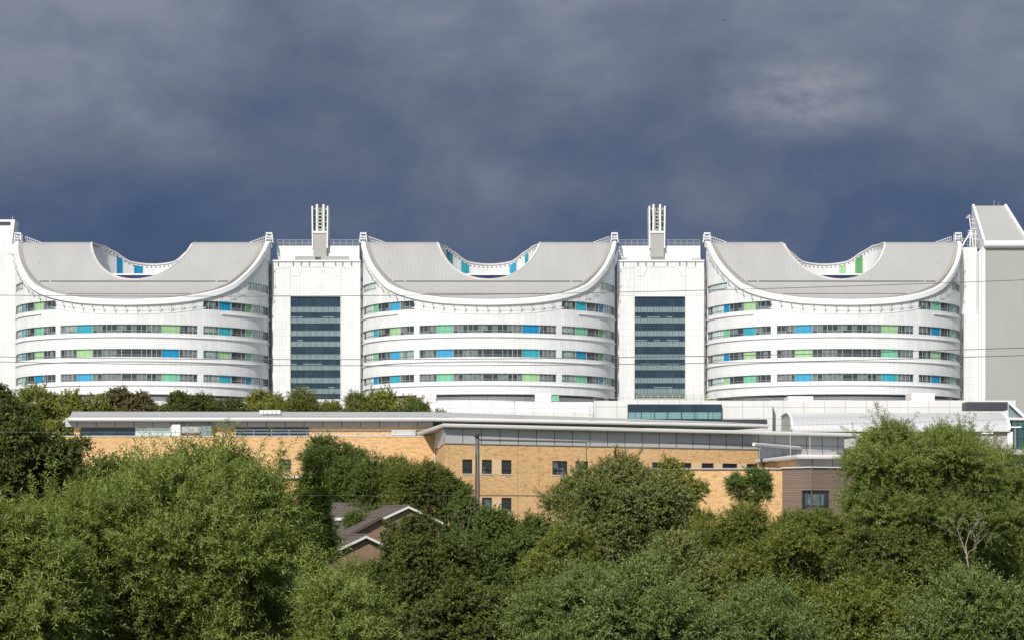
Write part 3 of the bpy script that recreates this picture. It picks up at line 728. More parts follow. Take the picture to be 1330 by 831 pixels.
mb = MB(); railing(mb, (XX(770, Y), Y - 4.6, ZZ(520, Y - 5)), (XX(815, Y), Y - 4.6, ZZ(520, Y - 5)), .5, 2, .05, (1,)); railing(mb, (XX(935, Y), Y - 4.6, ZZ(520, Y - 5)), (XX(996, Y), Y - 4.6, ZZ(520, Y - 5)), .5, 2, .05, (1,)); part(mb, 'edge_rail', M['steel'], rt)

# barrel roofed hall
Y = 300.0
rt = empty('barrel_roof_hall', (XX(1170, Y), Y, 11), 0, 'low hall with bright curved barrel roof behind the right willow', 'hall')
HX0, HX1 = XX(1029, Y), XX(1311, Y); ze, zt = ZZ(558, Y), ZZ(533, Y)
part(MB().box(HX0 + .1, HX1 - .3, Y + .3, Y + 12, 10.5, ze), 'wall', M['ribwall'], rt)
mb = MB(); arcp = [(Y - .2 + 7 * (1 - math.cos(R(90) * i / 10)), ze + (zt - ze) * math.sin(R(90) * i / 10)) for i in range(11)] + [(Y + 12.5, zt - .2)]
for (ya, za), (yb, zb) in zip(arcp[:-1], arcp[1:]): mb.poly([(HX0, ya, za), (HX1, ya, za), (HX1, yb, zb), (HX0, yb, zb)])
part(mb, 'roof', M['barrel'], rt, smooth=True)
for hx in (HX0, HX1):
    mb = MB()
    for (ya, za), (yb, zb) in zip(arcp[:-1], arcp[1:]):
        lo = [(hx - .16, ya, za - .02), (hx + .16, ya, za - .02), (hx + .16, yb, zb - .02), (hx - .16, yb, zb - .02)]
        mb.hexa(lo, [(p[0], p[1] - .12, p[2] + .12) for p in lo])
    part(mb, 'verge', M['white'], rt)
    mb = MB().poly([(hx + (.05 if hx < HX1 else -.05), y, z) for y, z in arcp] + [(hx, Y + 12.5, ze)]); part(mb, 'gable_wall', M['ribwall'], rt)
part(MB().box(HX0, HX1, Y - .35, Y + .25, ze - .25, ze - .003), 'eaves_gutter', M['fascia'], rt)
part(MB().box(HX1 - .3, HX1 + .5, Y - .1, Y + .5, 10.5, ze - .26), 'corner_post', M['white'], rt)

rt = empty('glass_atrium', (XX(1330, 305), 305, 11), 0, 'teal glass atrium with sloping white roof edge beside the barrel roofed hall', 'atrium')
Yf = 303.
part(MB().box(XX(1314.5, Yf), XX(1400, Yf), Yf, Yf + 10, 11, ZZ(543, Yf)), 'glass_wall', M['teal'], rt)
part(MB().hexa([W(1309, 545, Yf - .3), W(1400, 545, Yf - .3), W(1400, 545, Yf + 10), W(1309, 545, Yf + 10)], [W(1309, 542, Yf - .3), W(1400, 542, Yf - .3), W(1400, 542, Yf + 10), W(1309, 542, Yf + 10)]), 'eaves_beam', M['white'], rt)
part(MB().hexa([W(1310, 541.6, Yf + 1), W(1331, 541.6, Yf + 1), W(1331, 541.6, Yf + 8), W(1310, 541.6, Yf + 8)], [W(1309.5, 524, Yf + 1), W(1312, 524, Yf + 1), W(1312, 524, Yf + 8), W(1309.5, 524, Yf + 8)]), 'sloping_glass', M['spand'], rt)
part(MB().bar(W(1312, 523.5, Yf + .6), W(1332, 542, Yf + .6), .5, .4), 'verge', M['white'], rt)
mb = MB()
for q in (1322, 1330, 1338): mb.box(XX(q, Yf) - .06, XX(q, Yf) + .06, Yf - .1, Yf - .003, 11, ZZ(545, Yf))
for q in (556, 568): mb.box(XX(1314.5, Yf), XX(1400, Yf), Yf - .08, Yf - .003, ZZ(q, Yf) - .05, ZZ(q, Yf) + .05)
part(mb, 'frame', M['dframe'], rt)
def lamp(px, top, bot, Y, heads, label):
    x = XX(px, Y); zt, zb = ZZ(top, Y), ZZ(bot, Y)
    r = empty('street_lamp', (x, Y, zb), 0, label, 'street lamp')
    part(MB().tube([(x, Y, zb), (x, Y, zt)], [.1, .06], 8), 'pole', M['steel'], r)
    for sg in heads:
        part(MB().hexa([(x, Y - .15, zt), (x + sg * .9, Y - .2, zt + .05), (x + sg * .9, Y + .2, zt + .05), (x, Y + .15, zt)], [(x, Y - .12, zt + .18), (x + sg * .85, Y - .12, zt + .2), (x + sg * .85, Y + .12, zt + .2), (x, Y + .12, zt + .18)]), 'lamp_head', M['white'], r)
lamp(1318.5, 555, 588, 290, (-1, 1), 'pale twin headed street lamp in front of the teal glass atrium')
lamp(1282, 563, 588, 290, (-1, 1), 'twin headed street lamp standing before the grey wall of the barrel roofed hall')
# low pale roof/parapet in front of the hall
rt = empty('canopy_building', (XX(1240, 235), 235, 2), 0, 'low pale flat canopy seen between hall and right willow', 'canopy')
part(MB().box(XX(1040, 235), XX(1370, 235), 235, 245, ZZ(590, 235), ZZ(583, 235)), 'roof', M['fascia'], rt)
part(MB().box(XX(1045, 235), XX(1365, 235), 236, 244, 1, ZZ(590, 235) - .003), 'wall', M['greypanel'], rt)

# ------------------------------------------------------------------ buff brick building
def hole_wall(mb, p0, p1, z0, z1, holes, depth=.14, thick=6.):
    """front wall from p0 to p1 (plan) with rectangular openings given in metres along it"""
    p0, p1 = Vector(p0), Vector(p1); d = (p1 - p0); L = d.length; d.normalize(); n = Vector((d.y, -d.x))
    if n.y > 0: n = -n
    def q(u, z, o=0.): v = p0 + d * u - n * o; return (v.x, v.y, z)
    us = sorted({0, L} | {h[0] for h in holes} | {h[1] for h in holes}); zs = sorted({z0, z1} | {h[2] for h in holes} | {h[3] for h in holes})
    for a, b in zip(us[:-1], us[1:]):
        for c, e in zip(zs[:-1], zs[1:]):
            if any(h[0] <= (a + b) / 2 <= h[1] and h[2] <= (c + e) / 2 <= h[3] for h in holes): continue
            mb.poly([q(a, c), q(b, c), q(b, e), q(a, e)], [(a, c), (b, c), (b, e), (a, e)])
    for a, b, c, e in holes:
        mb.poly([q(a, c), q(a, c, depth), q(a, e, depth), q(a, e)]); mb.poly([q(b, c), q(b, e), q(b, e, depth), q(b, c, depth)])
        mb.poly([q(a, e), q(a, e, depth), q(b, e, depth), q(b, e)]); mb.poly([q(a, c), q(b, c), q(b, c, depth), q(a, c, depth)])
    return q, L
def office_window(q, a, b, c, e, root, cols=1):
    mb = MB().poly([q(a, c, .13), q(b, c, .13), q(b, e, .13), q(a, e, .13)]); w = part(mb, 'window', M['winglass'], root)
    fb = MB(); t = .09
    def rect(u0, u1, v0, v1): fb.hexa([q(u0, v0, .12), q(u1, v0, .12), q(u1, v0, .05), q(u0, v0, .05)], [q(u0, v1, .12), q(u1, v1, .12), q(u1, v1, .05), q(u0, v1, .05)])
    rect(a, a + t, c, e); rect(b - t, b, c, e); rect(a + t, b - t, e - t, e); rect(a + t, b - t, c, c + t)
    v = c + (e - c) * .33; rect(a + t, b - t, v - .04, v + .04)
    for i in range(1, cols):
        u = a + (b - a) * i / cols; rect(u - .04, u + .04, c + t, e - t)
    part(fb, 'frame', M['winframe'], w)
    sb = MB().hexa([q(a - .06, c - .09, .02), q(b + .06, c - .09, .02), q(b + .06, c - .09, -.05), q(a - .06, c - .09, -.05)], [q(a - .06, c - .004, .02), q(b + .06, c - .004, .02), q(b + .06, c - .02, -.05), q(a - .06, c - .02, -.05)])
    part(sb, 'window_sill', M['fascia'], w)

rt = empty('brick_building', (XX(600, 195), 195, 0), 0, 'long buff brick building with grey panels and thin flat roofs', 'brick building')
# left wing (frontal)
YL = 204.0; zc = ZZ(566.5, YL)
wx0, wx1 = XX(66, YL), XX(566, YL)
mb = MB(); h = [(XX(362, YL) - wx0, XX(378, YL) - wx0, ZZ(610, YL), ZZ(596, YL)), (XX(200, YL) - wx0, XX(216, YL) - wx0, ZZ(610, YL), ZZ(596, YL))]
q, L = hole_wall(mb, (wx0, YL), (wx1, YL), -1, zc, h, .14)
mb.poly([(wx0, YL, zc), (wx1, YL, zc), (wx1, YL + .4, zc), (wx0, YL + .4, zc)])
mb.poly([(wx0, YL + .4, zc), (wx1, YL + .4, zc), (wx1, YL + .4, zc - .6), (wx0, YL + .4, zc - .6)])
lw = part(mb, 'wall', M['brick'], rt)
for hh in h: office_window(q, *hh, rt)
part(MB().box(wx0, wx1, YL - .05, YL + .42, zc + .003, zc + .1), 'parapet_coping', M['fascia'], rt)
part(MB().box(wx0, wx1, YL + .42, YL + 5, zc - .75, zc - .6), 'terrace', M['zinc'], rt)
mb = MB(); railing(mb, (XX(306, YL), YL + .2, zc + .1), (XX(560, YL), YL + .2, zc + .1), .62, 1.8, .05, (1, .5)); railing(mb, (XX(180, YL), YL + .2, zc + .1), (XX(275, YL), YL + .2, zc + .1), .62, 1.2, .05, (1, .5)); part(mb, 'terrace_rail', M['steel'], rt)
YU = YL + 5; zk = ZZ(547, YU); zp = ZZ(553.6, YU)
part(MB().box(XX(85, YU), XX(562, YU), YU, YU + 12, zp, zk + .4), 'clerestory', M['greypanel'], rt)
part(MB().box(XX(96, YU), XX(562, YU), YU + .06, YU + 12, 2, zp - .003), 'upper_wall', M['brick'], rt)
def ustrip(x0, x1, y0, y1, name, mat, lab=None, o=0.): return part(MB().box(XX(x0, YU), XX(x1, YU), YU - .02 - o, YU + .055, ZZ(y1, YU), ZZ(y0, YU)), name, mat, rt, lab)
ustrip(105, 175, 555, 565, 'window_strip', M['navy'], 'long dark blue window strip')
ustrip(306, 401, 554.6, 567, 'window_strip', M['navy'], 'long dark blue window strip')
ustrip(176, 222, 554.5, 565, 'pale_screen', M['pale'], 'pale glass screen')
ustrip(222, 262, 553.8, 562, 'plant_duct', M['steel'], 'grey metal duct', .6)
ustrip(225, 236, 551.5, 566, 'plant_unit', M['white'], 'white plant cabinet', .9)
ustrip(262, 276, 553, 565, 'plant_unit', M['spand'], 'grey plant cabinet', .7)
ustrip(509, 540, 558.5, 565, 'plant_unit', M['fascia'], 'pale duct on the terrace', .7)
# left wing roof: overhanging slab that runs back to the right
YR = YU - .9; za, zb_ = ZZ(546.8, YR), ZZ(541.5, YR)
front = [(XX(90, YR), YR), (XX(560, YR), YR), (XX(997, 223), 223)]
back = [(XX(94, 226), 226), (XX(560, 226), 226), (XX(930, 231), 231)]
mb = MB(); zt_ = [ZZ(534, 226), ZZ(534.5, 226), ZZ(547, 231)]
for i in range(2):
    a, b, c, d = front[i], front[i + 1], back[i + 1], back[i]
    mb.poly([(*a, zb_ + .05), (*b, zb_ + .05), (*c, zt_[i + 1]), (*d, zt_[i])])
part(mb, 'roof', M['zinc'], rt)
mb = MB()
def edge(mb, pts, z, r):  # rounded roof edge
    mb.tube([(x, y, z) for x, y in pts], r, 10)
fp = [(XX(84, YR + 6), YR + 6)] + front
edge(mb, fp, (za + zb_) / 2, (zb_ - za) / 2 + .02); part(mb, 'roof_edge', M['fascia'], rt, smooth=True)
mb = MB().poly([(*front[0], za + .05), (*front[1], za + .05), (*front[2], za + .05), (*back[2], za + .05), (*back[1], za + .05), (*back[0], za + .05)][::-1]); part(mb, 'soffit', M['fascia'], rt)
mb = MB()
for i in range(5):
    xx = XX(338 + i * 5.5, 212); mb.box(xx, xx + .4, 211.5, 213, ZZ(537, 212), ZZ(532.5, 212))
part(mb, 'rooflight', M['white'], rt)
mb = MB()
for p_, a_, b_ in ((94, 541, 533), (175, 541, 535), (284, 541, 535), (490, 540, 534)): mb.bar(W(p_, a_, 206), W(p_, b_, 206), .05)
part(mb, 'lightning_rod', M['steel'], rt)

# right wing (runs back to the right)
A = (XX(577, 190), 190.); B = (XX(1100, 210.5), 210.5)
AB = Vector(B) - Vector(A)
def on_front(px):   # distance along the front wall for a photo column
    d = AB.normalized(); k = (px - CXP) / F
    return (k * A[1] - A[0]) / (d.x - k * d.y)
zbr, zfa = 7.78, 9.2
Hs = []
def hz(px, py):
    d = AB.normalized(); u = on_front(px); return ZZ(py, A[1] + d.y * u)
uw = []
for x0, x1, cl in ((600.5, 613.5, 1), (626, 639, 1), (651.5, 664.5, 1), (717.5, 737, 2), (747.5, 764, 2), (783, 793, 1), (815, 834, 2), (847, 866, 2), (879, 898, 2), (911.5, 927, 2), (938.5, 957.5, 2), (970, 984, 2)):
    uw.append((on_front(x0), on_front(x1), 4.92, 6.31, cl))
for x0, x1, cl in ((600.5, 613.5, 1), (626, 639, 1), (651.5, 664.5, 1), (717.5, 737, 2), (747.5, 764, 2), (815, 834, 2)):
    uw.append((on_front(x0), on_front(x1), 1.2, 2.59, cl))
mb = MB(); uB = on_front(985)
Bw = (Vector(A) + AB.normalized() * uB)
q, L = hole_wall(mb, A, (Bw.x, Bw.y), -1, zbr, [w[:4] for w in uw])
mb.poly([(XX(566, YL), YL, -1), (A[0], A[1], -1), (A[0], A[1], zbr), (XX(566, YL), YL, zbr)])
part(mb, 'wall', M['brick'], rt)
for w in uw: office_window(q, *w[:4], rt, w[4])
mb = MB()
for a, b in ((614, 625.5), (639.5, 651), (898.5, 911), (927.5, 938), (958, 969.5), (866.5, 878.5)):
    ua, ub = on_front(a), on_front(b)
    for z0, z1 in (((4.92, 6.31),) if a > 700 else ((4.92, 6.31), (1.2, 2.59))):
        mb.poly([q(ua, z0, -.012), q(ub, z0, -.012), q(ub, z1, -.012), q(ua, z1, -.012)])
part(mb, 'pale_brick_panel', M['palebrick'], rt)
mb = MB(); mb.hexa([q(0, 2.78, 0), q(L, 2.78, 0), q(L, 2.78, -.03), q(0, 2.78, -.03)], [q(0, 2.86, 0), q(L, 2.86, 0), q(L, 2.86, -.03), q(0, 2.86, -.03)]); part(mb, 'brick_course', M['redbrick'], rt)
mb = MB()
for px_ in (583, 672, 700, 806, 870, 934):
    u = on_front(px_); mb.hexa([q(u, -.9, 0), q(u + .035, -.9, 0), q(u + .035, -.9, -.006), q(u, -.9, -.006)], [q(u, zbr, 0), q(u + .035, zbr, 0), q(u + .035, zbr, -.006), q(u, zbr, -.006)])
part(mb, 'movement_joints', M['trim2'], rt)
mb = MB()  # grey cladding above the brick, slightly set back
LT = AB.length
def qq(u, z, o=0.): v = Vector(A) + AB.normalized() * u; n = Vector((AB.y, -AB.x)).normalized(); v = v - n * o; return (v.x, v.y, z)
mb.poly([qq(0, zbr, .06), qq(LT - .3, zbr, .06), qq(LT - .3, zfa + .2, .06), qq(0, zfa + .2, .06)], [(0, 0), (LT, 0), (LT, 2), (0, 2)])
mb.poly([qq(0, zbr, 0), qq(L, zbr, 0), qq(L, zbr, .06), qq(0, zbr, .06)])
xl, yl = XX(564, YL), YL
mb.poly([(xl, yl, zbr), qq(0, zbr, .06), qq(0, zfa + .2, .06), (xl, yl, zfa + .2)])
mb.poly([qq(LT - .3, zbr - 3, .06), qq(LT - 1, zbr - 3, 12), qq(LT - 1, zfa, 12), qq(LT - .3, zfa, .06)])
mb.poly([qq(L, zbr - 3, .06), qq(LT - .3, zbr - 3, .06), qq(LT - .3, zbr, .06), qq(L, zbr, .06)], [(L, 0), (LT, 0), (LT, 2), (L, 2)])
part(mb, 'cladding', M['greypanel'], rt)
mb = MB()
mb.bar(qq(0, zbr + .04, -.01), qq(L, zbr + .04, -.01), .1, .09)
mb.bar(qq(on_front(620), zbr + .55, -.02), qq(on_front(761), zbr + .55, -.02), .07, .05); mb.bar(qq(on_front(761), zbr + .55, -.05), qq(on_front(761), 6.5, -.05), .06)
mb.bar(qq(on_front(761), zbr + .55, .02), qq(LT - .4, zbr + .55, .02), .05, .04)
part(mb, 'cladding_trim', M['line'], rt)
# its thin roof
zf0, zf1 = ZZ(554.6, 189), ZZ(548.8, 189)
P0 = Vector(A) + Vector((-.1, -.42)); P1 = Vector(B) + Vector((1.2, -.42)); PL = Vector((XX(545, 207), 207))
ctr = Vector((XX(700, 222), 222)); 
mb = MB().tube([(PL.x, PL.y, (zf0 + zf1) / 2), (P0.x, P0.y, (zf0 + zf1) / 2), (P1.x, P1.y, (zf0 + zf1) / 2), (P1.x - 1, P1.y + 8, (zf0 + zf1) / 2)], (zf1 - zf0) / 2, 10); part(mb, 'roof_edge', M['fascia'], rt, smooth=True)
mb = MB().poly([(PL.x, PL.y, zf0 + .06), (P0.x, P0.y, zf0 + .06), (P1.x, P1.y, zf0 + .06), (P1.x - 1, P1.y + 8, zf0 + .06)][::-1])
mb.poly([(PL.x, PL.y, zf1 - .06), (P0.x, P0.y, zf1 - .06), (P1.x, P1.y, zf1 - .06), (P1.x - 1, P1.y + 8, zf1 + .1)])
part(mb, 'roof', M['zinc'], rt)
for px_, a, b, YY in ((565, 578, 640, 203.4),):
    part(MB().tube([W(px_, a, YY), W(px_, b, YY)], .09, 8), 'drainpipe', M['fascia'], rt)
part(MB().box(XX(547, 206), XX(561, 206), 206, 206.6, ZZ(567, 206), ZZ(560, 206)), 'timber_infill', M['timber'], rt)

# low brick extension and the timber clad wing
rt = empty('timber_clad_wing', (XX(1050, 186), 186, 0), 0, 'low wing of weathered timber boards with stepped pale roofs and corner window', 'timber wing')
zE = ZZ(609, 187)
part(MB().box(XX(840, 187), XX(1016, 187), 187, 195, -1, zE), 'brick_wall', M['brick'], rt, 'buff brick end wall')
part(MB().box(XX(838, 187), XX(1016, 187), 186.85, 195, zE + .003, zE + .12), 'parapet_coping', M['zinc'], rt)
c0, c1, c2 = (XX(1016, 186.9), 186.9), (XX(1054, 184.5), 184.5), (XX(1150, 188), 188)
zT = ZZ(607.5, 186)
mb = MB()
wz0, wz1 = ZZ(661, 185), ZZ(636.5, 185)
for (p, r_) in ((c0, c1), (c1, c2)):
    dd = Vector(r_) - Vector(p); Ld = dd.length
    hs = [(Ld - 1.15, Ld - .05, wz0, wz1)] if p is c0 else [(.05, 2.0, wz0, wz1), (3.6, 5.2, wz0, wz1)]
    q2, _ = hole_wall(mb, p, r_, -1, zT, hs, .16)
    for hh in hs:
        wmb = MB().poly([q2(hh[0], wz0, .15), q2(hh[1], wz0, .15), q2(hh[1], wz1, .15), q2(hh[0], wz1, .15)]); ww = part(wmb, 'window', M['winglass'], rt)
        fb = MB()
        for u in (hh[0] + .05, (hh[0] + hh[1]) / 2, hh[1] - .05): fb.bar(q2(u, wz0, .1), q2(u, wz1, .1), .09, .06)
        fb.bar(q2(hh[0], wz0 + .35, .1), q2(hh[1], wz0 + .35, .1), .06, .08); fb.bar(q2(hh[0], wz0 + .04, .06), q2(hh[1], wz0 + .04, .06), .14, .09)
        part(fb, 'frame', M['winframe'], ww)
part(mb, 'timber_wall', M['timber'], rt)
mb = MB()
for p, r_ in ((c0, c1), (c1, c2)): mb.bar((*p, zT + .06), (*r_, zT + .06), .3, .12)
mb.poly([(*c0, zT), (*c1, zT), (*c2, zT), (c2[0], 196, zT), (c0[0], 196, zT)])
part(mb, 'parapet_coping', M['fascia'], rt)
mb = MB().bar((c1[0], c1[1] - .03, wz1), (c1[0], c1[1] - .03, zT), .05); part(mb, 'corner_trim', M['timber'], rt)
# lower stepped roof with clerestory
z1_ = ZZ(592.5, 188); pr = [(XX(983, 203), 203.), (XX(1037, 188), 188.), (XX(1150, 190), 190.)]
mb = MB().tube([(x, y, z1_) for x, y in pr], .22, 10); part(mb, 'roof_edge', M['fascia'], rt, smooth=True)
mb = MB().poly([(x, y, z1_ + .1) for x, y in pr] + [(XX(1150, 210), 210, z1_ + .9), (XX(1020, 210), 210, z1_ + .9)]); part(mb, 'roof', M['zinc'], rt)
mb = MB().poly([(XX(1035, 190), 190, zT), (XX(1150, 191), 191, zT), (XX(1150, 191), 191, z1_), (XX(1035, 190), 190, z1_)]); part(mb, 'clerestory', M['greypanel'], rt)
mb = MB().poly([(XX(985, 202.5), 202.5, zT - 1), (XX(1035, 190.01), 190.01, zT - 1), (XX(1035, 190.01), 190.01, z1_), (XX(985, 202.5), 202.5, z1_)]); part(mb, 'brick_return', M['brick'], rt)
# upper stepped roof
z2_ = ZZ(576.5, 198); pr = [(XX(979, 198), 198.), (XX(1078, 215), 215.), (XX(1170, 217), 217.)]
mb = MB().tube([(x, y, z2_) for x, y in pr], .2, 10); part(mb, 'roof_edge', M['fascia'], rt, smooth=True)
mb = MB().poly([(x, y, z2_ + .15) for x, y in pr] + [(XX(1170, 226), 226, ZZ(576, 226)), (XX(1010, 222), 222, ZZ(575, 222))]); part(mb, 'roof', M['fascia'], rt)
mb = MB().poly([(XX(988, 200), 200, 5), (XX(1078, 216), 216, 5), (XX(1078, 216), 216, z2_), (XX(988, 200), 200, z2_)]).poly([(XX(1078, 216), 216, 5), (XX(1170, 218), 218, 5), (XX(1170, 218), 218, z2_), (XX(1078, 216), 216, z2_)]); part(mb, 'clerestory', M['greypanel'], rt)
for p_, t_, b_ in ((1026.5, 537, 594), (1052, 567, 594)):
    part(MB().tube([W(p_, b_, 189), W(p_, t_, 189)], .03, 6), 'lightning_rod', M['fascia'], rt)

# ------------------------------------------------------------------ pole in front of the brick wall
Yp = 172.; xp = XX(620, Yp); gz = ground(Yp)
rt = empty('camera_pole', (xp, Yp, gz), 0, 'tall brown pole with grey sleeve and dark camera head before the buff brick wall', 'pole')
part(MB().tube([(xp, Yp, gz), (xp, Yp, ZZ(590, Yp))], [.23, .19], 12), 'pole', M['pole'], rt, smooth=True)
part(MB().tube([(xp, Yp, ZZ(590, Yp)), (xp, Yp, ZZ(566, Yp))], [.19, .17], 12), 'sleeve', M['sleeve'], rt, smooth=True)
part(MB().hexa([(xp - .3, Yp - .35, ZZ(567, Yp)), (xp + .4, Yp - .35, ZZ(565.5, Yp)), (xp + .4, Yp + .2, ZZ(565.5, Yp)), (xp - .3, Yp + .2, ZZ(567, Yp))], [(xp - .1, Yp - .35, ZZ(563, Yp)), (xp + .5, Yp - .35, ZZ(561.5, Yp)), (xp + .5, Yp + .2, ZZ(561.5, Yp)), (xp - .1, Yp + .2, ZZ(563, Yp))]), 'camera_head', M['black'], rt)
part(MB().box(xp - .28, xp - .17, Yp - .2, Yp + .1, ZZ(588, Yp), ZZ(583, Yp)).tube([(xp + .05, Yp - .2, ZZ(584, Yp)), (xp + .05, Yp - .2, gz)], .03, 6), 'cable_box', M['steel'], rt)

# ------------------------------------------------------------------ houses
def gable_house(px, py, Y, hw, slope, length, label, rz, white=True, group=None):
    zr = ZZ(py, Y); x = XX(px, Y); g = ground(Y) - .5
    r = empty('brick_house', (x, Y, g), rz, label, 'house', group)
    H = zr - g; e = hw * slope
    def B(mb, n, m, lab=None):
        o = mb.build(n, m, r)
        if lab: o['label'] = lab
        return o
    wl = MB(); hwall = hw - .25; ze = H - .12 - hwall * slope
    for y in (0.3, length - .3):
        pts = [(-hwall, y, 0), (hwall, y, 0), (hwall, y, ze), (0, y, H - .12), (-hwall, y, ze)]
        wl.poly(pts if y < 1 else pts[::-1])
    for sg in (-1, 1): wl.poly([(sg * hwall, .3, 0), (sg * hwall, length - .3, 0), (sg * hwall, length - .3, ze), (sg * hwall, .3, ze)])
    B(wl, 'wall', M['redbrick'])
    rf = MB()
    sl = math.hypot(1, slope)
    for sg in (-1, 1):
        t = [(0, 0, H), (sg * hw, 0, H - e), (sg * hw, length, H - e), (0, length, H)]
        uv = [(0, 0), (0, hw * sl), (length, hw * sl), (length, 0)]
        rf.poly([(a, b, c + .12) for a, b, c in t], uv); rf.poly([(a, b, c - .03) for a, b, c in reversed(t)])
        rf.poly([(sg * hw, 0, H - e - .03), (sg * hw, length, H - e - .03), (sg * hw, length, H - e + .12), (sg * hw, 0, H - e + .12)])
    rfo = B(rf, 'roof', M['tile'])
    rd = MB().tube([(0, 0, H + .12), (0, length, H + .12)], .11, 8); o = rd.build('ridge_tiles', M['tile'], rfo)
    for sg in (-1, 1):
        bb = MB(); a = (0, -.03, H); b = (sg * hw, -.03, H - e)
        bb.hexa([(a[0], -.06, a[2] - .10), (b[0], -.06, b[2] - .10), (b[0], -.005, b[2] - .10), (a[0], -.005, a[2] - .10)], [(a[0], -.06, a[2] + .1), (b[0], -.06, b[2] + .1), (b[0], -.005, b[2] + .1), (a[0], -.005, a[2] + .1)])
        B(bb, 'bargeboard', M['paint'] if white else M['pole'])
    cs = MB().box(-hwall + .4, hwall - .4, .24, .297, ze - 1.1, ze - .98); B(cs, 'string_course', M['tile'])
    return r
gable_house(475.5, 696.5, 148, 2.75, .46, 8, 'front gable of the stepped brown brick houses, white bargeboards, nearest', R(20), True, 'stepped brown brick houses')
gable_house(494, 672.5, 157, 3.1, .52, 8, 'middle brown brick house with dark bargeboards between two white edged gables', R(22), False, 'stepped brown brick houses')
gable_house(530.5, 658, 166, 3.05, .45, 9, 'rear brown brick house, highest white edged gable behind the others', R(18), True, 'stepped brown brick houses')
# house with its roof slope towards the camera
Yh = 176.; rt = empty('brick_house', (XX(455, Yh), Yh, -2), 0, 'brown house with plain tiled roof slope and white bay beside the conifer', 'house')
x0, x1 = XX(426, Yh), XX(498, Yh); zr, ze = ZZ(652, Yh + 2.5), ZZ(672, Yh)
mb = MB(); mb.poly([(x0, Yh, ze), (x1, Yh, ze), (x1, Yh + 2.6, zr), (x0 + .1, Yh + 2.6, zr)], [(0, 0), (5, 0), (5, 3), (0, 3)]); mb.poly([(x0, Yh + 5.2, ze), (x1, Yh + 5.2, ze), (x1, Yh + 2.6, zr), (x0 + .1, Yh + 2.6, zr)])
mb.poly([(x0, Yh, ze - .1), (x1, Yh, ze - .1), (x1, Yh, ze), (x0, Yh, ze)]); part(mb, 'roof', M['tile'], rt)
mb = MB().box(x0 + .2, x1 - .2, Yh + .3, Yh + 4.9, -4, ze - .1).poly([(x0 + .2, Yh + .3, ze - .1), (x0 + .2, Yh + 4.9, ze - .1), (x0 + .2, Yh + 2.6, zr - .15)]); part(mb, 'wall', M['redbrick'], rt)
part(MB().box(x0, x1, Yh - .06, Yh - .003, ze - .22, ze + .02), 'fascia_board', M['paint'], rt)
bx0, bx1 = XX(456, Yh), XX(482, Yh)
bay = part(MB().box(bx0, bx1, Yh - 1., Yh + .28, -4, ZZ(683, Yh)), 'bay', M['paint'], rt, 'white painted bay')
part(MB().hexa([(bx0 - .1, Yh - 1.2, ZZ(675, Yh)), (bx1 + .1, Yh - 1.2, ZZ(675, Yh)), (bx1 + .1, Yh - .1, ZZ(675, Yh)), (bx0 - .1, Yh - .1, ZZ(675, Yh))], [(bx0, Yh - .9, ZZ(670.5, Yh)), (bx1 - .3, Yh - .9, ZZ(671.5, Yh)), (bx1 - .3, Yh - .1, ZZ(669, Yh)), (bx0, Yh - .1, ZZ(669, Yh))]), 'bay_roof', M['paint'], bay)
part(MB().box(bx0 + .1, bx1 - .1, Yh - 1.05, Yh - 1.003, ZZ(682, Yh), ZZ(675.2, Yh)), 'window', M['winglass'], bay)
mb = MB()
for i in range(5): xx = bx0 + (bx1 - bx0) * i / 4; mb.box(xx - .05, xx + .05, Yh - 1.12, Yh - 1.06, ZZ(683, Yh), ZZ(675, Yh))
part(mb, 'window_frame', M['paint'], bay)
part(MB().box(XX(432, Yh), XX(440, Yh), Yh + .2, Yh + .297, ZZ(688, Yh), ZZ(676, Yh)), 'window', M['pale'], rt)
# low white flat roof edge half hidden among the trees
rt = empty('flat_roofed_shed', (XX(440, 190), 190, 0), 0, 'low white edged flat roof glimpsed among trees under the buff brick wall', 'flat roof')
part(MB().box(XX(355, 190), XX(500, 190), 190, 196, ZZ(620.3, 190), ZZ(617.8, 190)), 'roof', M['paint'], rt)
part(MB().box(XX(357, 190), XX(498, 190), 190.3, 195.7, -.5, ZZ(620.3, 190) - .003), 'wall', M['brick'], rt)

# ------------------------------------------------------------------ overhead wires (run well past the frame)
def wire(pts, Y, label, r=.02):
    xs = np.array([p[0] for p in pts], float); ys = np.array([p[1] for p in pts], float)
    c = np.polyfit(xs, ys, 2); g = np.linspace(-900, 2250, 90)
    mb = MB().tube([W(x, float(np.polyval(c, x)), Y) for x in g], r, 6)
    o = mb.build('overhead_wire', M['wire'], None, True); tag(o, label, 'cable', 'overhead wires across the view')
wire([(0, 383.5), (350, 385), (560, 384), (800, 379), (1280, 366), (1330, 363.5)], 64, 'topmost overhead wire, crossing the curved white blocks just under their roofs', .011)
wire([(0, 463), (350, 466), (560, 466.5), (800, 464), (1240, 454), (1330, 451.5)], 64, 'upper one of the close pair of overhead wires across the third window rows', .013)
wire([(0, 469.5), (350, 474), (560, 474.5), (800, 473), (1240, 463.5), (1330, 461.5)], 65, 'lower one of the close pair of overhead wires across the third window rows', .013)
wire([(0, 560), (500, 561), (1000, 551), (1200, 547), (1330, 544.5)], 66, 'thin overhead wire crossing in front of the barrel roof', .005)
wire([(0, 641), (600, 643), (1000, 642.5), (1330, 640)], 62, 'lowest overhead wire, passing before the right willow crown', .003)

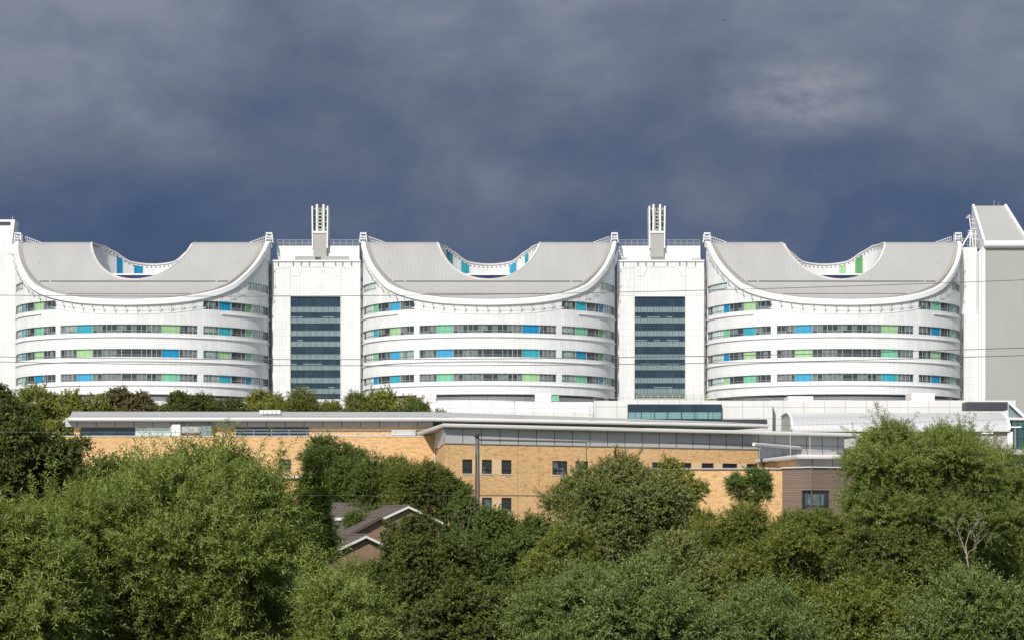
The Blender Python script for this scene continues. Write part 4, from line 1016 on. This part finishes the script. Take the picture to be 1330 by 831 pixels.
# ------------------------------------------------------------------ birds
def bird(px, py, Y, span, label):
    x, y, z = W(px, py, Y); mb = MB(); s = span / 2
    prof = [(-.45, .01), (-.3, .06), (-.1, .11), (.15, .1), (.3, .07), (.42, .07), (.5, .02)]
    mb.tube([(p * span * .55, 0, 0) for p, r_ in prof], [r_ * span * .6 for p, r_ in prof], 8)
    for sg in (-1, 1):
        mb.poly([(.12 * span, 0, .03), (.05 * span, sg * s * .5, .18 * span), (-.02 * span, sg * s, .08 * span), (-.08 * span, sg * s * .5, .16 * span), (-.12 * span, 0, .03)])
    o = mb.build('bird', M['black'], None, True); o.location = (x, y, z); o.rotation_euler = (R(15), 0, R(50)); tag(o, label, 'bird')
bird(940, 26.5, 120, .38, 'tiny dark bird high in the sky, near the top edge')
bird(759.5, 235, 160, .34, 'tiny bird flying low between the two roof flues')

# ------------------------------------------------------------------ trees
SUNV = np.array([-.27, -.68, .68])
QL = 1.15      # leaf density factor
def leaf_mesh(name, pos, dr, nr, ln, wd, mat, parent):
    n = len(pos)
    side = np.cross(dr, nr); side /= np.linalg.norm(side, axis=1, keepdims=True) + 1e-9
    up = np.cross(side, dr)
    l = ln[:, None]; w = wd[:, None]
    b = pos; tip = pos + dr * l - up * l * .12
    mid = pos + dr * l * .45 - up * l * .0
    v = np.stack([b, mid + side * w * .5 + up * w * .18, tip, mid - side * w * .5 + up * w * .18], 1).reshape(-1, 3).astype(np.float32)
    me = bpy.data.meshes.new(name)
    me.vertices.add(4 * n); me.vertices.foreach_set('co', v.ravel())
    me.loops.add(4 * n); me.loops.foreach_set('vertex_index', np.arange(4 * n, dtype=np.int32))
    me.polygons.add(n); me.polygons.foreach_set('loop_start', np.arange(0, 4 * n, 4, dtype=np.int32))
    try: me.polygons.foreach_set('loop_total', np.full(n, 4, dtype=np.int32))
    except Exception: pass
    me.update(calc_edges=True); me.materials.append(mat)
    o = bpy.data.objects.new(name, me); col.objects.link(o); o.parent = parent
    return o
def unit(v): return v / (np.linalg.norm(v, axis=-1, keepdims=True) + 1e-9)
LM = {
 'willow': leafmat('willow_leaf', [(.06, .090, .014), (.115, .152, .026), (.168, .205, .042), (.245, .27, .085)], .38, .5),
 'sallow': leafmat('sallow_leaf', [(.05, .078, .014), (.09, .125, .026), (.13, .165, .042), (.185, .21, .08)], .34, .5),
 'olive': leafmat('olive_leaf', [(.05, .062, .009), (.085, .10, .013), (.125, .137, .020), (.175, .18, .038)], .32, .55),
 'silver': leafmat('silver_leaf', [(.055, .066, .012), (.095, .107, .020), (.15, .16, .042), (.23, .225, .09)], .28, .5),
 'dark': leafmat('dark_leaf', [(.026, .038, .006), (.048, .064, .010), (.075, .092, .014), (.115, .128, .026)], .26, .55),
 'mid': leafmat('mid_leaf', [(.034, .055, .009), (.06, .09, .014), (.092, .125, .022), (.135, .16, .038)], .32, .55),
 'yellow': leafmat('yellow_green_leaf', [(.08, .092, .013), (.13, .142, .020), (.17, .178, .032), (.22, .215, .055)], .3, .55),
 'copper': leafmat('copper_leaf', [(.05, .046, .014), (.085, .073, .022), (.115, .10, .032), (.14, .13, .045)], .2, .5),
 'conifer': leafmat('conifer_needle', [(.012, .02, .003), (.02, .032, .005), (.03, .045, .007), (.045, .06, .010)], .1, .8, .03)}
SP = {  # leaf length, width, leaves per shoot, shoot length, uprightness, droop spread
 'willow': (.135, .029, 24, .72, .55), 'sallow': (.10, .036, 20, .6, .45), 'olive': (.11, .05, 14, .5, .35), 'silver': (.105, .055, 14, .45, .35),
 'dark': (.11, .07, 14, .45, .2), 'mid': (.11, .065, 14, .5, .3), 'yellow': (.13, .08, 14, .5, .4), 'copper': (.13, .09, 14, .45, .2), 'conifer': (.10, .03, 22, .6, -.1)}
def limbs(mb, base, top, r0, tips, rg):
    base = Vector(base); top = Vector(top)
    pts = [base.lerp(top, f) + Vector((rg.uniform(-.08, .08), rg.uniform(-.08, .08), 0)) * (1 if 0 < f < 1 else 0) * (top - base).length * .2 for f in (0, .25, .5, .75, 1)]
    mb.tube(pts, [r0 * 1.25, r0, r0 * .8, r0 * .55, r0 * .2], 8)
    for t in tips:
        t = Vector(t); f = rg.uniform(.25, .8); i = int(f * 4); a = pts[i].lerp(pts[i + 1], f * 4 - i)
        m = a.lerp(t, .55) + Vector((rg.uniform(-.2, .2), rg.uniform(-.2, .2), .12 * (t - a).length))
        r = r0 * (.5 - .35 * f); mb.tube([a, m, t], [r, r * .6, r * .15], 6)
def tree(kind, px, top, wpx, Y, label, nshoot, seed, bot=None, name=None, lobes=16, group=None, shape=1., scale=1., trunk='bark', gaps=0., lobe_r=.36, fz=1.0, cat='tree', even=.76):
    rs = np.random.RandomState(seed); rg = random.Random(seed)
    x = XX(px, Y); g = ground(Y) - .2; zt = ZZ(top, Y); rx = wpx / 2 * Y / F
    zb = ZZ(bot, Y) if bot else g + .12 * (zt - g)
    zb = max(zb, g + .3); cz = (zt + zb) / 2; rz = (zt - zb) / 2; ry = rx * shape
    root = empty(name or {'willow': 'willow_tree', 'conifer': 'conifer_tree', 'sallow': 'sallow_bush'}.get(kind, 'broadleaf_tree'), (x, Y, g), 0, label, cat, group)
    # boughs fan out from the trunk, each carrying its own cluster of leaf lobes
    L = []
    gold = math.pi * (3 - math.sqrt(5)); nb = max(6, int(lobes / (2. if kind == 'willow' else 2.6)))
    for i in range(nb):
        q = math.sqrt((i + .4) / nb) * .78; a = i * gold + seed * 1.3 + rs.uniform(-.3, .3)
        tp = rz * math.sqrt(max(.08, 1 - q * q * 1.15)) * rs.uniform(even, 1.04)
        hr = min(rx, 1.5 * rz) * (rs.uniform(.15, .28) if kind == 'willow' else rs.uniform(.2, .38)); vr = rz * rs.uniform(.34, .55) * fz
        bx, by = q * (rx - hr * .5) * math.cos(a), q * (ry - hr * .5) * math.sin(a); bz = tp - vr
        if kind == 'conifer': bx *= .3; by *= .3
        for j in range(5):
            u = unit(rs.normal(size=3) + np.array([0, 0, .25])); r = hr * rs.uniform(.42, .8)
            L.append((bx + u[0] * hr * .75, by + u[1] * hr * .75, min(bz + u[2] * vr * .85, rz * 1.02 - r), r, r, r * rs.uniform(.8, 1.15)))
        L.append((bx * 1.05, by * 1.05, rs.uniform(-.85, -.2) * rz, hr * .9, hr * .9, hr * .9))
    if kind == 'conifer':
        L = []
        for i in range(26):
            zf = i / 25; r = rx * (1.02 - zf) ** .8 * .55 + .12
            a = i * gold; L.append((math.cos(a) * r * .8, math.sin(a) * r * .8, -rz + 1.9 * rz * zf, r, r, r * .5 + .1))
    L.append((0, 0, -.15 * rz, rx * .55, ry * .55, rz * .55))
    L = np.array(L)
    area = L[:, 3] * L[:, 5]; area[-1] *= .35; pr = area / area.sum()
    n = int(nshoot * QL)
    idx = rs.choice(len(L), n, p=pr); d = unit(rs.normal(size=(n, 3)))
    d[:, 2] = np.where((d[:, 2] < -.25) & (rs.rand(n) < .7), -d[:, 2], d[:, 2])
    rad = .62 + .38 * rs.rand(n) ** .45
    # clumping inside each lobe
    nz = np.sin(d[:, 0] * 7 + idx * 1.7) * np.sin(d[:, 1] * 6 + idx * 2.3) * np.sin(d[:, 2] * 8 + idx)
    rad *= 1 + .16 * nz
    keep = rs.rand(n) > gaps * (nz < -.1)
    p = L[idx, :3] + d * L[idx, 3:6] * rad[:, None]
    p, d = p[keep], d[keep]; n = len(p)
    # leading sprays that break the outline
    if kind != 'conifer':
        ns = max(6, int(n * (.010 if kind in ('willow', 'sallow', 'yellow') else .005)))
        c = rs.choice(np.nonzero(d[:, 2] > -.1)[0], ns); L0 = SP[kind][3] * scale
        e = unit(d[c] * .7 + np.array([0, 0, .7]) + rs.normal(size=(ns, 3)) * .3)
        kk = 7; f = np.linspace(0, 1, kk); ln_ = L0 * (.6 + 1.0 * rs.rand(ns))
        sp_ = (p[c][:, None] + e[:, None] * (ln_[:, None] * f)[:, :, None]).reshape(-1, 3)
        p = np.concatenate([p, sp_]); d = np.concatenate([d, np.repeat(e, kk, 0)]); n = len(p)
    ll, lw, k, sl, upr = SP[kind]
    ll, lw, sl = ll * scale, lw * scale, sl * scale
    sd = unit(d * .8 + np.array([0, 0, upr]) + rs.normal(size=(n, 3)) * .45)
    sln = sl * (.6 + .8 * rs.rand(n))
    # leaves along the shoots
    fr = (np.arange(k) + .5) / k
    a = unit(np.cross(sd, rs.normal(size=(n, 3)))); b = np.cross(sd, a)
    ph = np.arange(k) * 2.4
    P = p[:, None, :] + sd[:, None, :] * (sln[:, None] * fr[None])[:, :, None]
    P[:, :, 2] -= (sln[:, None] * fr[None] ** 2) * (.18 if kind == 'willow' else .1)
    rad_dir = a[:, None, :] * np.cos(ph)[None, :, None] + b[:, None, :] * np.sin(ph)[None, :, None]
    D = unit(sd[:, None, :] * .75 + rad_dir * .8 + rs.normal(size=(n, k, 3)) * .25 + np.array([0, 0, -.15]))
    NR = unit(rs.normal(size=(n, k, 3)) * .55 + np.array([0, 0, .5]) + d[:, None, :] * .5 + SUNV * .6)
    P = P.reshape(-1, 3); D = D.reshape(-1, 3); NR = NR.reshape(-1, 3); m = len(P)
    ln = ll * (.65 + .7 * rs.rand(m)); wd = lw * (.7 + .6 * rs.rand(m))
    off = np.array([0, 0, cz - g]); P = P + off
    mb = MB(); tips = [tuple(q[:3] + off) for q in L[:-1][rs.permutation(len(L) - 1)[:10]]]
    limbs(mb, (0, 0, 0), (0, 0, zt - g - rz * .35), max(.1, .028 * (zt - g)), tips, rg)
    mb.build('trunk', M[trunk], root, True)
    leaf_mesh('crown', P, D, NR, ln, wd, LM[kind], root)
    return root

FG = 'trees in the leafy foreground'; BG = 'trees behind the brick building'
# nearest row
tree('willow', 232, 600, 440, 50, 'big bright green willow filling the lower left', 19000, 1, lobes=42, shape=.8, even=.86)
tree('willow', 15, 640, 250, 46, 'willow at the bottom left corner, left of the big willow', 8000, 2, lobes=20, shape=.8)
tree('willow', 440, 748, 170, 47, 'low willow right of the big willow, under the white edged gables', 5500, 3, lobes=16)
tree('sallow', 735, 728, 190, 52, 'fresh green sallow bush at bottom centre, left of its wider twin', 6000, 4, lobes=16)
tree('sallow', 858, 748, 220, 50, 'wide fresh green sallow bush at bottom, right of centre', 6500, 5, lobes=18)
tree('sallow', 1000, 765, 200, 54, 'sallow bush at the bottom beneath the dark gap and olive trees', 6000, 6, lobes=16)
tree('olive', 1110, 752, 190, 56, 'olive bush at the bottom, left of the corner sallow', 6000, 7, lobes=16)
tree('sallow', 1265, 758, 210, 52, 'fresh green sallow bush at the bottom right corner', 6500, 8, lobes=18)
tree('dark', 600, 765, 190, 58, 'dark green bush at the bottom between the low willow and sallow', 5500, 9, lobes=16, scale=.85)
# middle row
tree('dark', 560, 692, 130, 92, 'dark tree just right of the nearest white edged gable', 5200, 11, lobes=16)
tree('mid', 650, 664, 180, 100, 'mid green tree below the brick wall, right of the pole', 6500, 12, lobes=20)
tree('silver', 806, 598, 225, 98, 'large silvery green tree covering the centre windows', 11500, 13, lobes=39, even=.9)
tree('olive', 730, 690, 150, 84, 'olive tree in front of the silvery tree, lower left', 5000, 14, lobes=16)
tree('silver', 905, 690, 170, 82, 'rounded silvery bush in front of the olive row', 5500, 15, lobes=18)
tree('olive', 960, 650, 190, 106, 'olive green tree below the spiky shrub on the brick wall', 7000, 16, lobes=22)
tree('olive', 1050, 655, 150, 112, 'olive green tree under the timber clad wing', 6000, 17, lobes=18)
tree('willow', 1152, 556, 130, 80, 'tall feathery willow left of its taller twin, in front of the barrel roof', 7500, 18, lobes=20, gaps=.3, bot=735, even=.8)
tree('willow', 1232, 552, 150, 81, 'tallest feathery willow on the right, behind the bleached branches', 8500, 40, lobes=22, gaps=.3, bot=735, even=.8)
tree('willow', 1300, 585, 130, 86, 'lower willowy tree at the right edge beside the feathery willow', 7000, 19, lobes=20)
tree('dark', 1150, 690, 210, 76, 'shady tree mass under the feathery willow', 6500, 20, lobes=18)
tree('olive', 1020, 690, 170, 78, 'olive bush before the olive row, right of the rounded silvery bush', 5500, 21, lobes=16)
tree('dark', 500, 738, 110, 96, 'small dark tree below the nearest white edged gable', 3500, 22, lobes=12)
tree('yellow', 880, 596, 105, 122, 'yellowish feathery tree top behind the silvery tree', 3600, 23, lobes=12, gaps=.5)
tree('dark', 1338, 588, 60, 120, 'dark narrow tree cut by the right edge', 2500, 24, lobes=10)
tree('dark', 10, 507, 214, 84, 'tall dark oak at the left edge', 12500, 25, lobes=36, gaps=.15, even=.85)
tree('dark', 88, 556, 110, 88, 'small dark tree between the oak and the big willow', 4500, 26, lobes=14, gaps=.3)
tree('mid', 150, 575, 110, 70, 'pale green tree top rising behind the big willow, left of the single window', 3500, 27, lobes=12)
# back row, against the brick wall
tree('mid', 437, 569, 100, 184, 'round dense tree against the buff wall, right of the conifer', 4200, 31, lobes=24, bot=660, scale=1.2, even=.7, gaps=.35)
tree('conifer', 405, 590, 52, 140, 'dark narrow conifer left of the brown roofs', 4500, 32, lobes=14, scale=1.2, bot=722)
tree('mid', 488, 592, 130, 180, 'broad mid green tree behind the brown roofs', 5200, 33, lobes=26, bot=685, scale=1.2, even=.6, gaps=.3)
tree('olive', 536, 594, 120, 176, 'olive green tree behind the rear gable, left of the dark one', 5000, 44, lobes=24, bot=690, scale=1.2, even=.6, gaps=.3)
tree('dark', 574, 606, 90, 174, 'dark green tree left of the pole, behind the rear gable', 4400, 34, lobes=20, scale=1.15, even=.6, gaps=.3, bot=700)
tree('mid', 603, 626, 48, 150, 'slender pale stemmed birch beside the pole', 2000, 35, lobes=10, scale=1.1, trunk='palebark', gaps=.3)
tree('olive', 455, 622, 110, 186, 'low olive shrubbery tree in front of the white edged flat roof', 3200, 36, lobes=12, scale=1.2)
tree('mid', 980, 612, 74, 180, 'spiky shrub against the low brick extension', 2200, 37, lobes=10, scale=1.1, bot=655, cat='shrub', name='garden_shrub')
tree('dark', 545, 668, 70, 140, 'dark leafy tree hiding the right end of the rear gable', 2400, 38, lobes=12, scale=1.1)
tree('mid', 412, 655, 50, 150, 'small mid green bush at the foot of the conifer', 1500, 39, lobes=8, scale=1.1)
tree('mid', 462, 668, 34, 160, 'little bush in front of the white bay of the brown house', 900, 41, lobes=7, gaps=.4, bot=690)
tree('dark', 512, 676, 44, 144, 'sparse dark sapling in front of the rear gable', 900, 42, lobes=8, gaps=.6, even=.6)
tree('olive', 468, 728, 60, 120, 'low olive bush under the nearest white edged gable', 2000, 43, lobes=10)
# far row between the brick building and the hospital
for i, (kind, px, top, w, lab) in enumerate((
    ('yellow', 55, 510, 120, 'yellow green tree behind the tall oak, far left'), ('yellow', 112, 512, 70, 'yellow green tree above the left roof tip'),
    ('copper', 182, 508, 70, 'brownish tree above the left roof, darkest toned of the far row'), ('dark', 240, 510, 52, 'small dark green tree right of the brownish tree'),
    ('dark', 284, 509, 78, 'wide dark green tree under the right windows of the left ward block'), ('yellow', 350, 514, 80, 'olive yellow tree at the foot of the left stair tower'),
    ('olive', 398, 509, 92, 'rounded olive tree before the left stair tower glazing'), ('olive', 452, 515, 70, 'olive tree right of the left stair tower glazing'),
    ('yellow', 500, 514, 80, 'yellow green tree under the left end of the middle ward block'), ('mid', 552, 521, 56, 'last small tree at the right end of the far row'))):
    tree(kind, px, top, w * 1.55, 242 + (i % 3) * 5, lab, 4300, 50 + i, lobes=18, scale=1.7, even=.85, group=BG)
# bleached dead branches inside the right willow
mb = MB(); rg = random.Random(5); Yd = 76.6
rt = empty('dead_tree', (XX(1264, Yd), Yd, ground(Yd)), 0, 'bare bleached dead branches in front of the right willow', 'dead tree')
def br(mb, a, d, l, r, n):
    b = a + d * l; c = a.lerp(b, .5) + Vector((rg.uniform(-.1, .1), rg.uniform(-.1, .1), rg.uniform(-.05, .1))) * l
    mb.tube([a, c, b], [r, r * .8, r * .6], 6)
    if n == 0: return
    for k in range(rg.choice((2, 3))):
        e = (d * 1.1 + Vector((rg.uniform(-.9, .9), rg.uniform(-.6, .6), rg.uniform(-.2, .6)))).normalized()
        br(mb, c.lerp(b, rg.uniform(.2, 1)), e, l * rg.uniform(.5, .95), r * .58, n - 1)
g0 = Vector((0, 0, 0)); t0 = Vector(W(1254, 708, Yd)) - rt.location
mb.tube([g0, t0 * .5 + Vector((.25, 0, 0)), t0], [.08, .05, .028], 8)
br(mb, t0, Vector((.3, 0, 1)).normalized(), .62, .019, 5); br(mb, t0 - Vector((0, 0, .3)), Vector((-.3, .1, 1)).normalized(), .66, .018, 5); br(mb, t0 - Vector((0, 0, .5)), Vector((.8, -.1, .8)).normalized(), .62, .016, 5)
mb.build('branches', M['palebark'], rt, True)
# pale stems among the centre trees
for px, y0, y1, Yd, lab in ((606, 760, 690, 93., 'thin pale dead stem right of the dark tree, below the pole'),):
    mb = MB(); rt = empty('dead_tree', (XX(px, Yd), Yd, ground(Yd)), 0, lab, 'dead tree')
    a = Vector((0, 0, 0)); b = Vector(W(px, y1, Yd)) - rt.location
    mb.tube([a, a.lerp(b, .5) + Vector((.3, 0, 0)), a.lerp(b, .75) + Vector((-.1, 0, 0)), b], [.07, .05, .035, .025], 8); br(mb, b, Vector((.2, 0, 1)).normalized(), .7, .03, 3); br(mb, b - Vector((0, 0, .4)), Vector((-.5, 0, 1)).normalized(), .7, .025, 3)
    mb.build('branches', M['bark'], rt, True)

# ------------------------------------------------------------------ light, sky, camera
EL, AZ = R(43), R(22)
S = Vector((-math.sin(AZ) * math.cos(EL), -math.cos(AZ) * math.cos(EL), math.sin(EL)))
sun = bpy.data.lights.new('sun', 'SUN'); sun.energy = 5.0; sun.angle = R(.53); sun.color = (1, .955, .88)
so = bpy.data.objects.new('sun', sun); col.objects.link(so); so.rotation_euler = (-S).to_track_quat('-Z', 'Y').to_euler(); so.location = (-100, -200, 200)
w = bpy.data.worlds.new('World'); sc.world = w; w.use_nodes = True; nt = w.node_tree; nt.nodes.clear()
out = N(nt, 'ShaderNodeOutputWorld'); bg = N(nt, 'ShaderNodeBackground'); bs = N(nt, 'ShaderNodeBackground'); mx = N(nt, 'ShaderNodeMixShader')
sk = N(nt, 'ShaderNodeTexSky'); sk.sky_type = 'NISHITA'; sk.sun_disc = False; sk.sun_elevation = EL; sk.sun_rotation = math.atan2(S.x, S.y); sk.altitude = 100
nt.links.new(sk.outputs[0], bg.inputs[0]); bg.inputs[1].default_value = .11
tc = N(nt, 'ShaderNodeTexCoord'); dv = tc.outputs['Generated']
sp = N(nt, 'ShaderNodeSeparateXYZ'); nt.links.new(dv, sp.inputs[0])
front = math_n(nt, 'SMOOTHSTEP', sp.outputs[1], -.25, .35) if False else None
mr = N(nt, 'ShaderNodeMapRange', interpolation_type='SMOOTHSTEP'); nt.links.new(sp.outputs[1], mr.inputs[0]); mr.inputs[1].default_value = -.2; mr.inputs[2].default_value = .45
# storm cloud: base tone by elevation, broken by two sizes of cloud noise
el = N(nt, 'ShaderNodeMapRange'); nt.links.new(sp.outputs[2], el.inputs[0]); el.inputs[1].default_value = .10; el.inputs[2].default_value = .27
wp = N(nt, 'ShaderNodeTexNoise'); wp.inputs['Scale'].default_value = 7; wp.inputs['Detail'].default_value = 5; nt.links.new(dv, wp.inputs['Vector'])
va = N(nt, 'ShaderNodeVectorMath', operation='MULTIPLY_ADD'); nt.links.new(wp.outputs['Color'], va.inputs[0]); va.inputs[1].default_value = (.055, .055, .03); nt.links.new(dv, va.inputs[2])
dw = va.outputs[0]
n1 = noise(nt, mapping(nt, dw, (6.5, 6.5, 11), (1.3, 0, .4)), 1.0, 8, .5)
n2 = noise(nt, mapping(nt, dw, (19, 19, 30), (4.1, 2, 7)), 1.0, 9, .55)
h = math_n(nt, 'MULTIPLY_ADD', n1, 1.35, math_n(nt, 'MULTIPLY_ADD', n2, .75, math_n(nt, 'MULTIPLY_ADD', el.outputs[0], .72, -.86)))
c = ramp(nt, h, [(0., (.052, .083, .162)), (.3, (.070, .104, .186)), (.55, (.105, .137, .208)), (.8, (.155, .187, .250)), (1., (.215, .240, .308))])
# a brighter break in the cloud, off to the right
dist = N(nt, 'ShaderNodeVectorMath', operation='DISTANCE'); nt.links.new(mapping(nt, dv, (1, 1, 2.3)), dist.inputs[0])
bd = Vector(((1040 - CXP) / F, 1, (HY - 125) / F)).normalized(); dist.inputs[1].default_value = (bd.x, bd.y, bd.z * 2.3)
mk = N(nt, 'ShaderNodeMapRange', interpolation_type='SMOOTHSTEP'); nt.links.new(dist.outputs['Value'], mk.inputs[0]); mk.inputs[1].default_value = .066; mk.inputs[2].default_value = .0
n3 = noise(nt, mapping(nt, dw, (24, 24, 52), (2, 5, 1)), 1.0, 9, .62)
br_ = math_n(nt, 'MULTIPLY', mk.outputs[0], math_n(nt, 'MULTIPLY_ADD', n3, 2.4, -.62)); 
cl = N(nt, 'ShaderNodeClamp'); nt.links.new(br_, cl.inputs[0])
c = mixc(nt, cl.outputs[0], c, (.31, .325, .37))
nt.links.new(c, bs.inputs[0]); bs.inputs[1].default_value = 1.0
nt.links.new(mr.outputs[0], mx.inputs[0]); nt.links.new(bg.outputs[0], mx.inputs[1]); nt.links.new(bs.outputs[0], mx.inputs[2]); nt.links.new(mx.outputs[0], out.inputs[0])

cam = bpy.data.cameras.new('camera'); co = bpy.data.objects.new('camera', cam); col.objects.link(co)
co.location = (0, 0, 0); co.rotation_euler = (R(90), 0, 0)
cam.sensor_width = 36; cam.lens = F * 36 / 1330; cam.shift_y = (HY - 415.5) / 1330; cam.clip_start = .5; cam.clip_end = 12000
sc.camera = co
sc.view_settings.view_transform = 'Standard'; sc.view_settings.look = 'None'; sc.view_settings.exposure = .1; sc.view_settings.gamma = 1
sc.cycles.max_bounces = 6; sc.cycles.transparent_max_bounces = 4; sc.cycles.diffuse_bounces = 3
